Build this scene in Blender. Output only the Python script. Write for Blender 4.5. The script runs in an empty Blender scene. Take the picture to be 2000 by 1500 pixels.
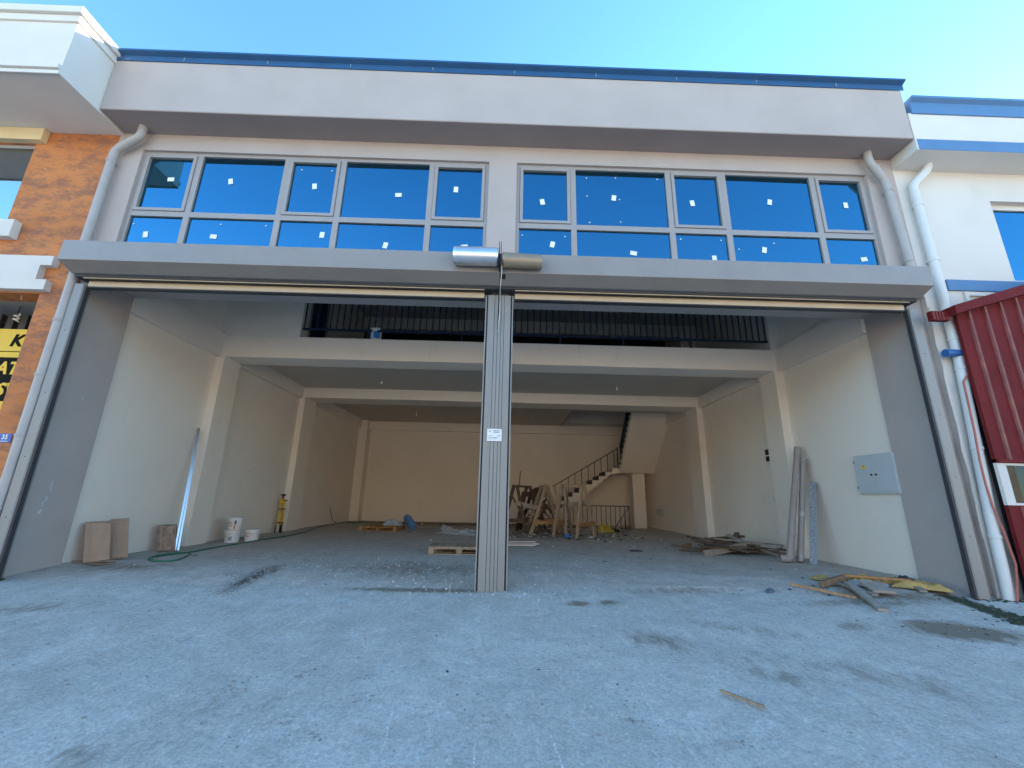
import bpy, bmesh, math, random
from mathutils import Vector, Matrix, noise as mnoise

# ------------------------------------------------------------------ camera, world, sun, exposure
SC = bpy.context.scene
COL = SC.collection
R = math.radians
SUN_EL, SUN_AZ = R(19.5), R(61.0)          # azimuth measured from +Y (behind the building) towards +X

cam = bpy.data.cameras.new('camera')
cam.sensor_width = 36.0
cam.lens = 36.0 * 830.0 / 2000.0
cam.clip_start = 0.05
cam.clip_end = 3000.0
camo = bpy.data.objects.new('camera', cam)
COL.objects.link(camo)
_p, _y, _r = R(15.103), R(1.046), R(1.208)
_f = Vector((math.sin(_y) * math.cos(_p), math.cos(_y) * math.cos(_p), math.sin(_p)))
_rt = Vector((math.cos(_y), -math.sin(_y), 0.0))
_up = _rt.cross(_f)
_rt2 = math.cos(_r) * _rt + math.sin(_r) * _up
_up2 = -math.sin(_r) * _rt + math.cos(_r) * _up
_m = Matrix((_rt2, _up2, -_f)).transposed().to_4x4()
_m.translation = Vector((0.052, -5.687, 1.05))
camo.matrix_world = _m
SC.camera = camo

world = bpy.data.worlds.new('World')
SC.world = world
world.use_nodes = True
nt = world.node_tree
nt.nodes.clear()
sky = nt.nodes.new('ShaderNodeTexSky')
sky.sky_type = 'NISHITA'
sky.sun_disc = False
sky.sun_elevation = SUN_EL
sky.sun_rotation = SUN_AZ
sky.altitude = 100.0
sky.air_density = 1.0
sky.dust_density = 0.04
sky.ozone_density = 3.0
hs = nt.nodes.new('ShaderNodeHueSaturation')
hs.inputs['Saturation'].default_value = 1.12
hs.inputs['Hue'].default_value = 0.491
bg = nt.nodes.new('ShaderNodeBackground')
bg.inputs['Strength'].default_value = 0.15
wo = nt.nodes.new('ShaderNodeOutputWorld')
nt.links.new(sky.outputs[0], hs.inputs['Color'])
nt.links.new(hs.outputs[0], bg.inputs['Color'])
nt.links.new(bg.outputs[0], wo.inputs['Surface'])

sun = bpy.data.lights.new('sun', 'SUN')
sun.energy = 5.0
sun.angle = R(0.53)
sun.color = (1.0, 0.90, 0.76)
suno = bpy.data.objects.new('sun', sun)
COL.objects.link(suno)
_sd = Vector((math.sin(SUN_AZ) * math.cos(SUN_EL), math.cos(SUN_AZ) * math.cos(SUN_EL), math.sin(SUN_EL)))
suno.rotation_euler = (-_sd).to_track_quat('-Z', 'Y').to_euler()
suno.location = (20, 20, 30)

SC.view_settings.view_transform = 'Standard'
SC.view_settings.look = 'None'
SC.view_settings.exposure = 2.1
SC.view_settings.gamma = 1.0
SC.view_settings.use_curve_mapping = False
SC.render.engine = 'CYCLES'
SC.cycles.use_denoising = True
SC.cycles.max_bounces = 12
SC.cycles.diffuse_bounces = 7
SC.cycles.glossy_bounces = 4
SC.cycles.transmission_bounces = 6
SC.cycles.transparent_max_bounces = 12
SC.cycles.sample_clamp_indirect = 6.0
SC.cycles.caustics_reflective = False
SC.cycles.caustics_refractive = False

RND = random.Random(7)

# ------------------------------------------------------------------ materials
MATS = {}


def new_mat(name):
    m = bpy.data.materials.new(name)
    m.use_nodes = True
    t = m.node_tree
    t.nodes.clear()
    out = t.nodes.new('ShaderNodeOutputMaterial')
    p = t.nodes.new('ShaderNodeBsdfPrincipled')
    t.links.new(p.outputs[0], out.inputs['Surface'])
    MATS[name] = m
    return m, t, p, out


def coord(t, scale=(1, 1, 1), rnd=True):
    tc = t.nodes.new('ShaderNodeTexCoord')
    mp = t.nodes.new('ShaderNodeMapping')
    mp.inputs['Scale'].default_value = scale
    t.links.new(tc.outputs['Object'], mp.inputs['Vector'])
    if rnd:
        oi = t.nodes.new('ShaderNodeObjectInfo')
        mu = t.nodes.new('ShaderNodeMath')
        mu.operation = 'MULTIPLY'
        mu.inputs[1].default_value = 37.0
        t.links.new(oi.outputs['Random'], mu.inputs[0])
        t.links.new(mu.outputs[0], mp.inputs['Location'])
    return mp.outputs[0]


def noise_node(t, vec, scale, detail=4.0, rough=0.55):
    n = t.nodes.new('ShaderNodeTexNoise')
    n.inputs['Scale'].default_value = scale
    n.inputs['Detail'].default_value = detail
    n.inputs['Roughness'].default_value = rough
    t.links.new(vec, n.inputs['Vector'])
    return n.outputs['Fac']


def ramp(t, fac, stops):
    r = t.nodes.new('ShaderNodeValToRGB')
    e = r.color_ramp.elements
    while len(e) < len(stops):
        e.new(0.5)
    for el, (pos, c) in zip(e, stops):
        el.position = pos
        el.color = (c[0], c[1], c[2], 1) if hasattr(c, '__len__') else (c, c, c, 1)
    t.links.new(fac, r.inputs['Fac'])
    return r.outputs['Color']


def mix(t, fac, a, b, mode='MIX'):
    mx = t.nodes.new('ShaderNodeMix')
    mx.data_type = 'RGBA'
    mx.blend_type = mode
    for sock, v in ((mx.inputs[0], fac), (mx.inputs[6], a), (mx.inputs[7], b)):
        if hasattr(v, 'links'):
            t.links.new(v, sock)
        elif isinstance(v, (int, float)):
            sock.default_value = v if sock == mx.inputs[0] else (v, v, v, 1)
        else:
            sock.default_value = (v[0], v[1], v[2], 1)
    return mx.outputs[2]


def bump(t, p, h, strength, dist=0.01):
    b = t.nodes.new('ShaderNodeBump')
    b.inputs['Strength'].default_value = strength
    b.inputs['Distance'].default_value = dist
    t.links.new(h, b.inputs['Height'])
    t.links.new(b.outputs[0], p.inputs['Normal'])


def simple(name, col, rough=0.7, var=0.08, scale=6.0, bscale=0.0, bstr=0.0, metal=0.0, spec=0.4, stretch=(1, 1, 1), dirt=None):
    m, t, p, out = new_mat(name)
    v = coord(t, stretch)
    n = noise_node(t, v, scale, 5)
    lo = tuple(c * (1 - var) for c in col)
    hi = tuple(min(1, c * (1 + var)) for c in col)
    c = ramp(t, n, [(0.3, lo), (0.7, hi)])
    if dirt:
        dcol, dscale, a, b, amt = dirt
        d = noise_node(t, v, dscale, 8, 0.65)
        dm = ramp(t, d, [(a, 0.0), (b, amt)])
        c = mix(t, dm, c, dcol)
    t.links.new(c, p.inputs['Base Color'])
    p.inputs['Roughness'].default_value = rough
    p.inputs['Metallic'].default_value = metal
    p.inputs['Specular IOR Level'].default_value = spec
    if bstr:
        bump(t, p, noise_node(t, v, bscale, 6, 0.6), bstr)
    return m


simple('ext_paint', (0.435, 0.38, 0.355), 0.85, 0.05, 1.3, 140, 0.22, dirt=((0.34, 0.285, 0.265), 2.2, 0.55, 0.85, 0.35))
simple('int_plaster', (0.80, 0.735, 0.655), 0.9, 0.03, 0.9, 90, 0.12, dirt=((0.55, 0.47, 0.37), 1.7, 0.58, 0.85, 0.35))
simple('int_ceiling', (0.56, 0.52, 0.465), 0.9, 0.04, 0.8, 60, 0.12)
simple('concrete_raw', (0.36, 0.33, 0.29), 0.9, 0.12, 3, 40, 0.3)
simple('frame_metal', (0.33, 0.305, 0.295), 0.45, 0.03, 3, spec=0.5)
simple('shutter_metal', (0.27, 0.25, 0.235), 0.42, 0.05, 2.0, spec=0.5, dirt=((0.22, 0.20, 0.185), 3.0, 0.5, 0.8, 0.5))
simple('shutter_dark', (0.045, 0.045, 0.05), 0.5, 0.1, 8)
simple('guide_metal', (0.25, 0.243, 0.23), 0.40, 0.06, 5, spec=0.5, stretch=(1, 1, 0.12), dirt=((0.30, 0.25, 0.19), 6, 0.55, 0.8, 0.5))
simple('bottom_bar', (0.52, 0.42, 0.29), 0.45, 0.06, 4, metal=0.1)
simple('motor_silver', (0.72, 0.72, 0.72), 0.28, 0.04, 6, metal=0.85)
simple('motor_brown', (0.30, 0.245, 0.18), 0.38, 0.08, 6, metal=0.3)
simple('blue_flashing', (0.022, 0.085, 0.20), 0.38, 0.10, 3, spec=0.5)
simple('blue_paint', (0.085, 0.20, 0.38), 0.6, 0.06, 3, 90, 0.1)
simple('pvc_grey', (0.40, 0.375, 0.36), 0.45, 0.05, 4, spec=0.4, dirt=((0.28, 0.25, 0.22), 5, 0.55, 0.8, 0.4))
simple('pvc_white', (0.66, 0.67, 0.66), 0.45, 0.05, 4, dirt=((0.42, 0.42, 0.38), 4, 0.5, 0.8, 0.5))
simple('nb_white', (0.66, 0.635, 0.59), 0.85, 0.04, 1.2, 120, 0.2, dirt=((0.55, 0.52, 0.46), 2.0, 0.58, 0.85, 0.4))
simple('cream_trim', (0.72, 0.60, 0.36), 0.8, 0.05, 2, 100, 0.1)
simple('grey_trim', (0.30, 0.30, 0.29), 0.8, 0.06, 2, 100, 0.1)
simple('rail_paint', (0.014, 0.024, 0.06), 0.35, 0.1, 4, spec=0.5)
simple('stair_rail_paint', (0.035, 0.024, 0.018), 0.4, 0.1, 4)
simple('stair_tread', (0.06, 0.05, 0.045), 0.7, 0.2, 10, 60, 0.2)
simple('dark_void', (0.02, 0.02, 0.022), 0.8, 0.1, 3)
simple('black_plastic', (0.012, 0.012, 0.014), 0.4, 0.1, 5)
simple('white_plastic', (0.74, 0.73, 0.71), 0.42, 0.04, 6, dirt=((0.45, 0.40, 0.33), 8, 0.5, 0.8, 0.45))
simple('paper', (0.80, 0.81, 0.80), 0.7, 0.03, 20)
simple('cabinet_grey', (0.50, 0.54, 0.56), 0.45, 0.03, 3, spec=0.45)
simple('warn_yellow', (0.85, 0.55, 0.01), 0.5, 0.03, 3)
simple('rivet', (0.4, 0.39, 0.37), 0.4, 0.03, 3, metal=0.6)
simple('orange_print', (0.75, 0.22, 0.07), 0.5, 0.08, 20)
simple('navy_print', (0.02, 0.04, 0.16), 0.5, 0.08, 20)
simple('blue_print', (0.02, 0.22, 0.62), 0.5, 0.06, 20)
simple('pink_print', (0.62, 0.20, 0.18), 0.5, 0.05, 20)
simple('grey_print', (0.32, 0.33, 0.36), 0.6, 0.05, 20)
simple('red_print', (0.60, 0.06, 0.05), 0.6, 0.05, 20)
simple('cardboard', (0.40, 0.265, 0.185), 0.85, 0.10, 5, 50, 0.15, dirt=((0.26, 0.18, 0.11), 6, 0.5, 0.8, 0.5))
simple('cardboard_worn', (0.27, 0.18, 0.13), 0.9, 0.25, 9, 60, 0.3, dirt=((0.42, 0.34, 0.28), 10, 0.5, 0.66, 0.8))
simple('tape', (0.33, 0.235, 0.15), 0.4, 0.05, 8)
simple('aluminium', (0.88, 0.89, 0.90), 0.30, 0.02, 3, metal=1.0)
simple('galvanised', (0.42, 0.435, 0.46), 0.38, 0.10, 6, metal=0.7)
simple('tripod_yellow', (0.66, 0.40, 0.02), 0.45, 0.08, 8, dirt=((0.35, 0.22, 0.05), 14, 0.5, 0.7, 0.4))
simple('hose_green', (0.04, 0.17, 0.10), 0.45, 0.12, 4)
simple('pipe_taupe', (0.33, 0.285, 0.26), 0.45, 0.06, 4, dirt=((0.24, 0.20, 0.17), 5, 0.5, 0.8, 0.4))
simple('sheet_plastic', (0.36, 0.38, 0.40), 0.4, 0.06, 6, 20, 0.2)
simple('blue_sack', (0.09, 0.20, 0.40), 0.6, 0.12, 8, 30, 0.3)
simple('yellow_bag', (0.42, 0.32, 0.04), 0.55, 0.12, 8, 30, 0.3)
simple('yellow_foam', (0.46, 0.31, 0.11), 0.85, 0.18, 8, 50, 0.35, dirt=((0.30, 0.24, 0.14), 10, 0.5, 0.75, 0.5))
simple('sign_yellow', (0.80, 0.50, 0.005), 0.45, 0.03, 3)
simple('sign_black', (0.012, 0.011, 0.010), 0.8, 0.05, 3, spec=0.1)
simple('plate_blue', (0.03, 0.10, 0.38), 0.4, 0.05, 3)
simple('cable_red', (0.42, 0.13, 0.10), 0.5, 0.1, 4)
simple('cable_black', (0.02, 0.02, 0.02), 0.6, 0.1, 4)
simple('cable_white', (0.6, 0.6, 0.58), 0.6, 0.1, 4)
simple('shed_red', (0.135, 0.014, 0.016), 0.7, 0.15, 2.5, spec=0.15, dirt=((0.16, 0.02, 0.02), 5, 0.5, 0.8, 0.5))
simple('shed_rib', (0.17, 0.032, 0.025), 0.5, 0.15, 3, dirt=((0.40, 0.13, 0.06), 4, 0.45, 0.75, 0.6))
simple('blue_fitting', (0.025, 0.12, 0.34), 0.4, 0.05, 4)
simple('stone_chip', (0.46, 0.44, 0.41), 0.9, 0.25, 12, 60, 0.3)
simple('stone_grey', (0.27, 0.26, 0.24), 0.9, 0.3, 12, 60, 0.3)
simple('dark_scrap', (0.05, 0.05, 0.055), 0.8, 0.3, 12)
simple('moss', (0.05, 0.062, 0.035), 0.95, 0.4, 15, 80, 0.8)
simple('scratch', (0.74, 0.73, 0.71), 0.9, 0.15, 30)
simple('scrap_blue', (0.10, 0.13, 0.18), 0.6, 0.2, 8)
simple('slat_dark', (0.06, 0.06, 0.065), 0.5, 0.1, 4)
simple('facade_warm', (0.66, 0.52, 0.36), 0.9, 0.06, 1.5)
simple('bulb_white', (0.75, 0.73, 0.68), 0.3, 0.02, 6)


def wood(name, col, var=0.25, grey=0.0):
    m, t, p, out = new_mat(name)
    v = coord(t, (22, 22, 1.6))
    n = noise_node(t, v, 1.0, 6, 0.6)
    oi = t.nodes.new('ShaderNodeObjectInfo')
    c = ramp(t, n, [(0.25, tuple(x * (1 - var) for x in col)), (0.75, tuple(x * (1 + var) for x in col))])
    tone = ramp(t, oi.outputs['Random'], [(0.0, 0.72), (1.0, 1.18)])
    c = mix(t, 1.0, c, tone, 'MULTIPLY')
    v2 = coord(t, (1, 1, 1))
    d = ramp(t, noise_node(t, v2, 7, 6, 0.65), [(0.5, 0.0), (0.75, 0.6)])
    c = mix(t, d, c, tuple(0.55 * x + 0.03 for x in col))
    t.links.new(c, p.inputs['Base Color'])
    p.inputs['Roughness'].default_value = 0.85
    p.inputs['Specular IOR Level'].default_value = 0.2
    bump(t, p, n, 0.3, 0.004)
    return m


wood('wood_old', (0.24, 0.16, 0.10))
wood('wood_dark', (0.12, 0.085, 0.06))
wood('wood_new', (0.46, 0.25, 0.11))
wood('wood_grey', (0.33, 0.28, 0.235))
wood('wood_pallet', (0.38, 0.285, 0.19))
wood('wood_pallet_orange', (0.44, 0.25, 0.10))


def granite():
    m, t, p, out = new_mat('granite')
    v = coord(t)
    n = noise_node(t, v, 130, 2)
    c = ramp(t, n, [(0.38, (0.05, 0.055, 0.06)), (0.5, (0.22, 0.235, 0.25)), (0.62, (0.5, 0.52, 0.54))])
    t.links.new(c, p.inputs['Base Color'])
    p.inputs['Roughness'].default_value = 0.35


granite()


def orange_wall():
    m, t, p, out = new_mat('orange_plaster')
    v = coord(t, (1, 1, 1.6), False)
    n = noise_node(t, v, 1.3, 3)
    c = ramp(t, n, [(0.3, (0.48, 0.170, 0.052)), (0.7, (0.58, 0.225, 0.080))])
    v2 = coord(t, (1.0, 1.0, 2.4), False)
    a = noise_node(t, v2, 2.6, 9, 0.72)
    b = noise_node(t, v2, 16, 5, 0.7)
    ad = t.nodes.new('ShaderNodeMath')
    ad.operation = 'MULTIPLY_ADD'
    ad.inputs[1].default_value = 0.35
    t.links.new(b, ad.inputs[0])
    t.links.new(a, ad.inputs[2])
    d = ramp(t, ad.outputs[0], [(0.63, 0.0), (0.78, 0.62)])
    c = mix(t, d, c, (0.15, 0.085, 0.075))
    t.links.new(c, p.inputs['Base Color'])
    p.inputs['Roughness'].default_value = 0.9
    bump(t, p, b, 0.5, 0.01)


orange_wall()


def glass(name, tint, refl, trans):
    m, t, p, out = new_mat(name)
    t.nodes.remove(p)
    g = t.nodes.new('ShaderNodeBsdfGlossy')
    g.inputs['Roughness'].default_value = 0.012
    g.inputs['Color'].default_value = (*tint, 1)
    tr = t.nodes.new('ShaderNodeBsdfTransparent')
    tr.inputs['Color'].default_value = (*trans, 1)
    fr = t.nodes.new('ShaderNodeFresnel')
    fr.inputs['IOR'].default_value = 1.5
    ma = t.nodes.new('ShaderNodeMath')
    ma.operation = 'MULTIPLY_ADD'
    ma.inputs[1].default_value = 1.0 - refl
    ma.inputs[2].default_value = refl
    ma.use_clamp = True
    t.links.new(fr.outputs[0], ma.inputs[0])
    mx = t.nodes.new('ShaderNodeMixShader')
    t.links.new(ma.outputs[0], mx.inputs[0])
    t.links.new(tr.outputs[0], mx.inputs[1])
    t.links.new(g.outputs[0], mx.inputs[2])
    t.links.new(mx.outputs[0], out.inputs['Surface'])


glass('blue_glass', (0.10, 0.33, 0.52), 0.62, (0.40, 0.45, 0.48))
glass('clear_glass', (0.9, 0.95, 1.0), 0.30, (0.5, 0.55, 0.58))
glass('grey_glass', (0.62, 0.68, 0.72), 0.65, (0.5, 0.55, 0.58))
glass('shed_glass', (0.30, 0.36, 0.42), 0.05, (0.6, 0.64, 0.66))


def ground_mat(name, base, warm, base2, warm2, dirtcol):
    m, t, p, out = new_mat(name)
    at = t.nodes.new('ShaderNodeAttribute')
    at.attribute_name = 'stain'
    v = coord(t, (1, 1, 1), False)
    big = noise_node(t, v, 0.7, 5, 0.6)
    mid = noise_node(t, v, 5.0, 8, 0.7)
    fine = noise_node(t, v, 60.0, 4, 0.7)
    mid2 = noise_node(t, v, 1.9, 9, 0.72)
    st = coord(t, (3.2, 0.55, 1), False)
    streak = noise_node(t, st, 3.0, 6, 0.6)
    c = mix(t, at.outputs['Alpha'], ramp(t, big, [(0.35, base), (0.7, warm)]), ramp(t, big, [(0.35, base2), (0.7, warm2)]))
    c = mix(t, ramp(t, mid, [(0.35, 0.0), (0.75, 0.55)]), c, tuple(x * 1.28 for x in base))
    c = mix(t, ramp(t, mid, [(0.22, 0.5), (0.42, 0.0)]), c, tuple(x * 0.68 for x in warm))
    c = mix(t, ramp(t, mid2, [(0.48, 0.0), (0.64, 0.35)]), c, tuple(x * 0.78 for x in warm))
    c = mix(t, ramp(t, mid2, [(0.36, 0.4), (0.46, 0.0)]), c, tuple(min(1, x * 1.22) for x in base))
    c = mix(t, ramp(t, streak, [(0.56, 0.0), (0.72, 0.30)]), c, tuple(min(1, x * 1.45) for x in base))
    gr1 = noise_node(t, v, 26.0, 6, 0.75)
    c = mix(t, 1.0, c, ramp(t, gr1, [(0.25, 0.72), (0.75, 1.22)]), 'MULTIPLY')
    c = mix(t, 1.0, c, ramp(t, fine, [(0.25, 0.70), (0.75, 1.25)]), 'MULTIPLY')
    c = mix(t, ramp(t, gr1, [(0.27, 0.65), (0.38, 0.0)]), c, tuple(x * 0.42 for x in warm))
    c = mix(t, ramp(t, fine, [(0.66, 0.0), (0.74, 0.7)]), c, tuple(min(1, x * 1.5) for x in base))
    st2 = noise_node(t, coord(t, (9.0, 1.2, 1), False), 2.0, 8, 0.7)
    c = mix(t, ramp(t, st2, [(0.57, 0.0), (0.68, 0.32)]), c, tuple(min(1, x * 1.3) for x in base))
    c = mix(t, ramp(t, st2, [(0.30, 0.35), (0.42, 0.0)]), c, tuple(x * 0.66 for x in warm))
    sp = t.nodes.new('ShaderNodeSeparateColor')
    t.links.new(at.outputs['Color'], sp.inputs[0])

    rag_n = noise_node(t, coord(t, (2.4, 1.0, 1), False), 4.0, 10, 0.78)

    def masked(ch, lo, hi):
        mm = t.nodes.new('ShaderNodeMath')
        mm.operation = 'MULTIPLY_ADD'
        mm.inputs[1].default_value = 1.0
        t.links.new(rag_n, mm.inputs[0])
        t.links.new(ch, mm.inputs[2])
        return ramp(t, mm.outputs[0], [(lo, 0.0), (hi, 1.0)])

    c = mix(t, masked(sp.outputs[0], 0.72, 1.12), c, dirtcol)                       # brown soil
    c = mix(t, masked(sp.outputs[1], 0.70, 1.05), c, (0.075, 0.075, 0.075))         # wet, dark
    c = mix(t, masked(sp.outputs[2], 0.85, 1.35), c, (0.62, 0.62, 0.60))            # scuffs, cement spill
    t.links.new(c, p.inputs['Base Color'])
    p.inputs['Roughness'].default_value = 0.92
    p.inputs['Specular IOR Level'].default_value = 0.25
    ad = t.nodes.new('ShaderNodeMath')
    ad.operation = 'MULTIPLY_ADD'
    ad.inputs[1].default_value = 0.6
    t.links.new(gr1, ad.inputs[0])
    t.links.new(mid, ad.inputs[2])
    bump(t, p, ad.outputs[0], 0.9, 0.014)


ground_mat('concrete_apron', (0.57, 0.53, 0.48), (0.50, 0.455, 0.40), (0.50, 0.45, 0.39), (0.41, 0.355, 0.295), (0.25, 0.20, 0.15))


# ------------------------------------------------------------------ mesh helpers
class MB:
    def __init__(self):
        self.v, self.f = [], []

    def add(self, vs, fs):
        o = len(self.v)
        self.v += [tuple(x) for x in vs]
        self.f += [tuple(i + o for i in f) for f in fs]
        return self

    def box(self, x0, x1, y0, y1, z0, z1):
        return self.add([(x0, y0, z0), (x1, y0, z0), (x1, y1, z0), (x0, y1, z0), (x0, y0, z1), (x1, y0, z1), (x1, y1, z1), (x0, y1, z1)],
                        [(0, 3, 2, 1), (4, 5, 6, 7), (0, 1, 5, 4), (1, 2, 6, 5), (2, 3, 7, 6), (3, 0, 4, 7)])

    def beam(self, p0, p1, w, h, up=(0, 0, 1)):
        p0, p1, up = Vector(p0), Vector(p1), Vector(up)
        d = (p1 - p0).normalized()
        if abs(d.dot(up)) > 0.98:
            up = Vector((0, 1, 0))
        s = d.cross(up).normalized() * (w / 2)
        u = s.cross(d).normalized() * (h / 2)
        vs = [p0 - s - u, p0 + s - u, p0 + s + u, p0 - s + u, p1 - s - u, p1 + s - u, p1 + s + u, p1 - s + u]
        return self.add(vs, [(0, 3, 2, 1), (4, 5, 6, 7), (0, 1, 5, 4), (1, 2, 6, 5), (2, 3, 7, 6), (3, 0, 4, 7)])

    def prism(self, poly, axis, a, b):
        """poly: list of 2-D points, extruded along axis ('x': (y,z), 'y': (x,z), 'z': (x,y))."""
        n = len(poly)

        def P(q, c):
            return {'x': (c, q[0], q[1]), 'y': (q[0], c, q[1]), 'z': (q[0], q[1], c)}[axis]
        vs = [P(q, a) for q in poly] + [P(q, b) for q in poly]
        fs = [tuple(range(n))[::-1], tuple(range(n, 2 * n))]
        fs += [(i, (i + 1) % n, n + (i + 1) % n, n + i) for i in range(n)]
        return self.add(vs, fs)

    def tube(self, pts, rad, n=10, caps=True):
        pts = [Vector(p) for p in pts]
        rads = rad if hasattr(rad, '__len__') else [rad] * len(pts)
        rings, prev = [], None
        for i, p in enumerate(pts):
            d = (pts[min(i + 1, len(pts) - 1)] - pts[max(i - 1, 0)]).normalized()
            if prev is None:
                a = d.cross(Vector((0, 0, 1)) if abs(d.z) < 0.9 else Vector((1, 0, 0))).normalized()
            else:
                a = (prev - d * prev.dot(d)).normalized()
            prev = a
            b = d.cross(a)
            rings.append([p + (a * math.cos(2 * math.pi * k / n) + b * math.sin(2 * math.pi * k / n)) * rads[i] for k in range(n)])
        vs = [v for r in rings for v in r]
        fs = []
        for i in range(len(rings) - 1):
            for k in range(n):
                fs.append((i * n + k, i * n + (k + 1) % n, (i + 1) * n + (k + 1) % n, (i + 1) * n + k))
        if caps:
            fs.append(tuple(range(n))[::-1])
            fs.append(tuple(range((len(rings) - 1) * n, len(rings) * n)))
        return self.add(vs, fs)

    def lathe(self, prof, n=20, c=(0, 0, 0)):
        vs, fs = [], []
        for r, z in prof:
            for k in range(n):
                a = 2 * math.pi * k / n
                vs.append((c[0] + r * math.cos(a), c[1] + r * math.sin(a), c[2] + z))
        for i in range(len(prof) - 1):
            for k in range(n):
                fs.append((i * n + k, i * n + (k + 1) % n, (i + 1) * n + (k + 1) % n, (i + 1) * n + k))
        fs.append(tuple(range(n))[::-1])
        fs.append(tuple(range((len(prof) - 1) * n, len(prof) * n)))
        return self.add(vs, fs)

    def build(self, name, mat, parent=None, smooth=False, bevel=0.0, loc=None, rot=None):
        me = bpy.data.meshes.new(name)
        me.from_pydata(self.v, [], self.f)
        bm = bmesh.new()
        bm.from_mesh(me)
        bmesh.ops.recalc_face_normals(bm, faces=bm.faces)
        bm.to_mesh(me)
        bm.free()
        me.materials.append(MATS[mat])
        o = bpy.data.objects.new(name, me)
        COL.objects.link(o)
        if parent is not None:
            o.parent = parent
        if loc:
            o.location = loc
        if rot:
            o.rotation_euler = rot
        if smooth:
            for p in me.polygons:
                p.use_smooth = True
            try:
                me.set_sharp_from_angle(angle=R(40))
            except Exception:
                pass
        if bevel:
            md = o.modifiers.new('bevel', 'BEVEL')
            md.width = bevel
            md.segments = 2
            md.limit_method = 'ANGLE'
            md.angle_limit = R(40)
        return o


def slab(x0, x1, z0, z1, y0, y1, holes=(), plane='xz'):
    """A wall (plane 'xz', thickness along y) or slab ('xy', thickness along z) with rectangular holes, one welded mesh."""
    us = sorted({x0, x1, *[h[0] for h in holes], *[h[1] for h in holes]})
    ws = sorted({z0, z1, *[h[2] for h in holes], *[h[3] for h in holes]})
    us = [u for u in us if x0 <= u <= x1]
    ws = [w for w in ws if z0 <= w <= z1]

    def solid(i, j):
        if i < 0 or j < 0 or i >= len(us) - 1 or j >= len(ws) - 1:
            return False
        cu, cw = (us[i] + us[i + 1]) / 2, (ws[j] + ws[j + 1]) / 2
        return not any(h[0] < cu < h[1] and h[2] < cw < h[3] for h in holes)
    mb, idx = MB(), {}

    def V(i, j, s):
        k = (i, j, s)
        if k not in idx:
            t = y1 if s else y0
            idx[k] = len(mb.v)
            if plane == 'xz':
                mb.v.append((us[i], t, ws[j]))
            elif plane == 'xy':
                mb.v.append((us[i], ws[j], t))
            else:
                mb.v.append((t, us[i], ws[j]))
        return idx[k]
    for i in range(len(us) - 1):
        for j in range(len(ws) - 1):
            if not solid(i, j):
                continue
            mb.f.append((V(i, j, 0), V(i + 1, j, 0), V(i + 1, j + 1, 0), V(i, j + 1, 0)))
            mb.f.append((V(i, j, 1), V(i, j + 1, 1), V(i + 1, j + 1, 1), V(i + 1, j, 1)))
            for (di, dj, a, b) in ((-1, 0, (i, j), (i, j + 1)), (1, 0, (i + 1, j), (i + 1, j + 1)), (0, -1, (i, j), (i + 1, j)), (0, 1, (i, j + 1), (i + 1, j + 1))):
                if not solid(i + di, j + dj):
                    mb.f.append((V(*a, 0), V(*b, 0), V(*b, 1), V(*a, 1)))
    return mb


def tag(o, label=None, cat=None, group=None, kind=None):
    if label:
        o['label'] = label
    if cat:
        o['category'] = cat
    if group:
        o['group'] = group
    if kind:
        o['kind'] = kind
    return o


def thing(name, label, cat, loc=(0, 0, 0), rz=0.0, group=None):
    o = bpy.data.objects.new(name, None)
    o.empty_display_size = 0.2
    COL.objects.link(o)
    o.location = loc
    o.rotation_euler = (0, 0, rz)
    return tag(o, label, cat, group)


def share(src, name, parent, loc=None, rot=None):
    """A copy sharing mesh data."""
    o = src.copy()
    COL.objects.link(o)
    o.parent = parent
    if loc is not None:
        o.location = loc
    if rot is not None:
        o.rotation_euler = rot
    return o


def text_mesh(body, size, name, mat, parent, loc, rot, depth=0.004, align='CENTER', shear=0.0, bold=0.0):
    cu = bpy.data.curves.new('lettering', 'FONT')
    cu.body = body
    cu.size = size
    cu.extrude = depth
    cu.align_x = align
    cu.align_y = 'CENTER'
    cu.shear = shear
    cu.offset = bold
    cu.resolution_u = 3
    tmp = bpy.data.objects.new('lettering_tmp', cu)
    COL.objects.link(tmp)
    dg = bpy.context.evaluated_depsgraph_get()
    me = bpy.data.meshes.new_from_object(tmp.evaluated_get(dg))
    bpy.data.objects.remove(tmp)
    me.name = name
    me.materials.clear()
    me.materials.append(MATS[mat])
    o = bpy.data.objects.new(name, me)
    COL.objects.link(o)
    o.parent = parent
    o.location = loc
    o.rotation_euler = rot
    return o


# ------------------------------------------------------------------ ground and floor
def base_h(y):
    if y > 1.0:
        return 0.02
    if y > 0.0:
        return -0.05 + 0.07 * y
    if y > -7.0:
        return -0.05 + 0.058 * y
    return -0.456 + 0.003 * (y + 7.0)


def rough_h(x, y):
    v = Vector((x, y, 0))
    h = 0.010 * mnoise.fractal(v * 0.9, 1.0, 2.0, 3) + 0.0045 * mnoise.fractal(v * 6.0 + Vector((7, 3, 1)), 0.8, 2.0, 3)
    if y < 0.35:
        h *= 0.9
    # broken edge strip between the yard slab and the floor, hollow beside the post
    h += -0.018 * math.exp(-((y - 0.15) / 0.16) ** 2) * (0.5 + 0.8 * mnoise.noise(Vector((x * 1.2, 4.0, 0))))
    h += -0.05 * math.exp(-(((x + 0.95) / 0.28) ** 2 + ((y - 1.65) / 0.25) ** 2)) + 0.035 * math.exp(-(((x + 1.35) / 0.3) ** 2 + ((y - 1.6) / 0.3) ** 2))
    return h


def height(x, y):
    return base_h(y) + rough_h(x, y)


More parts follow.
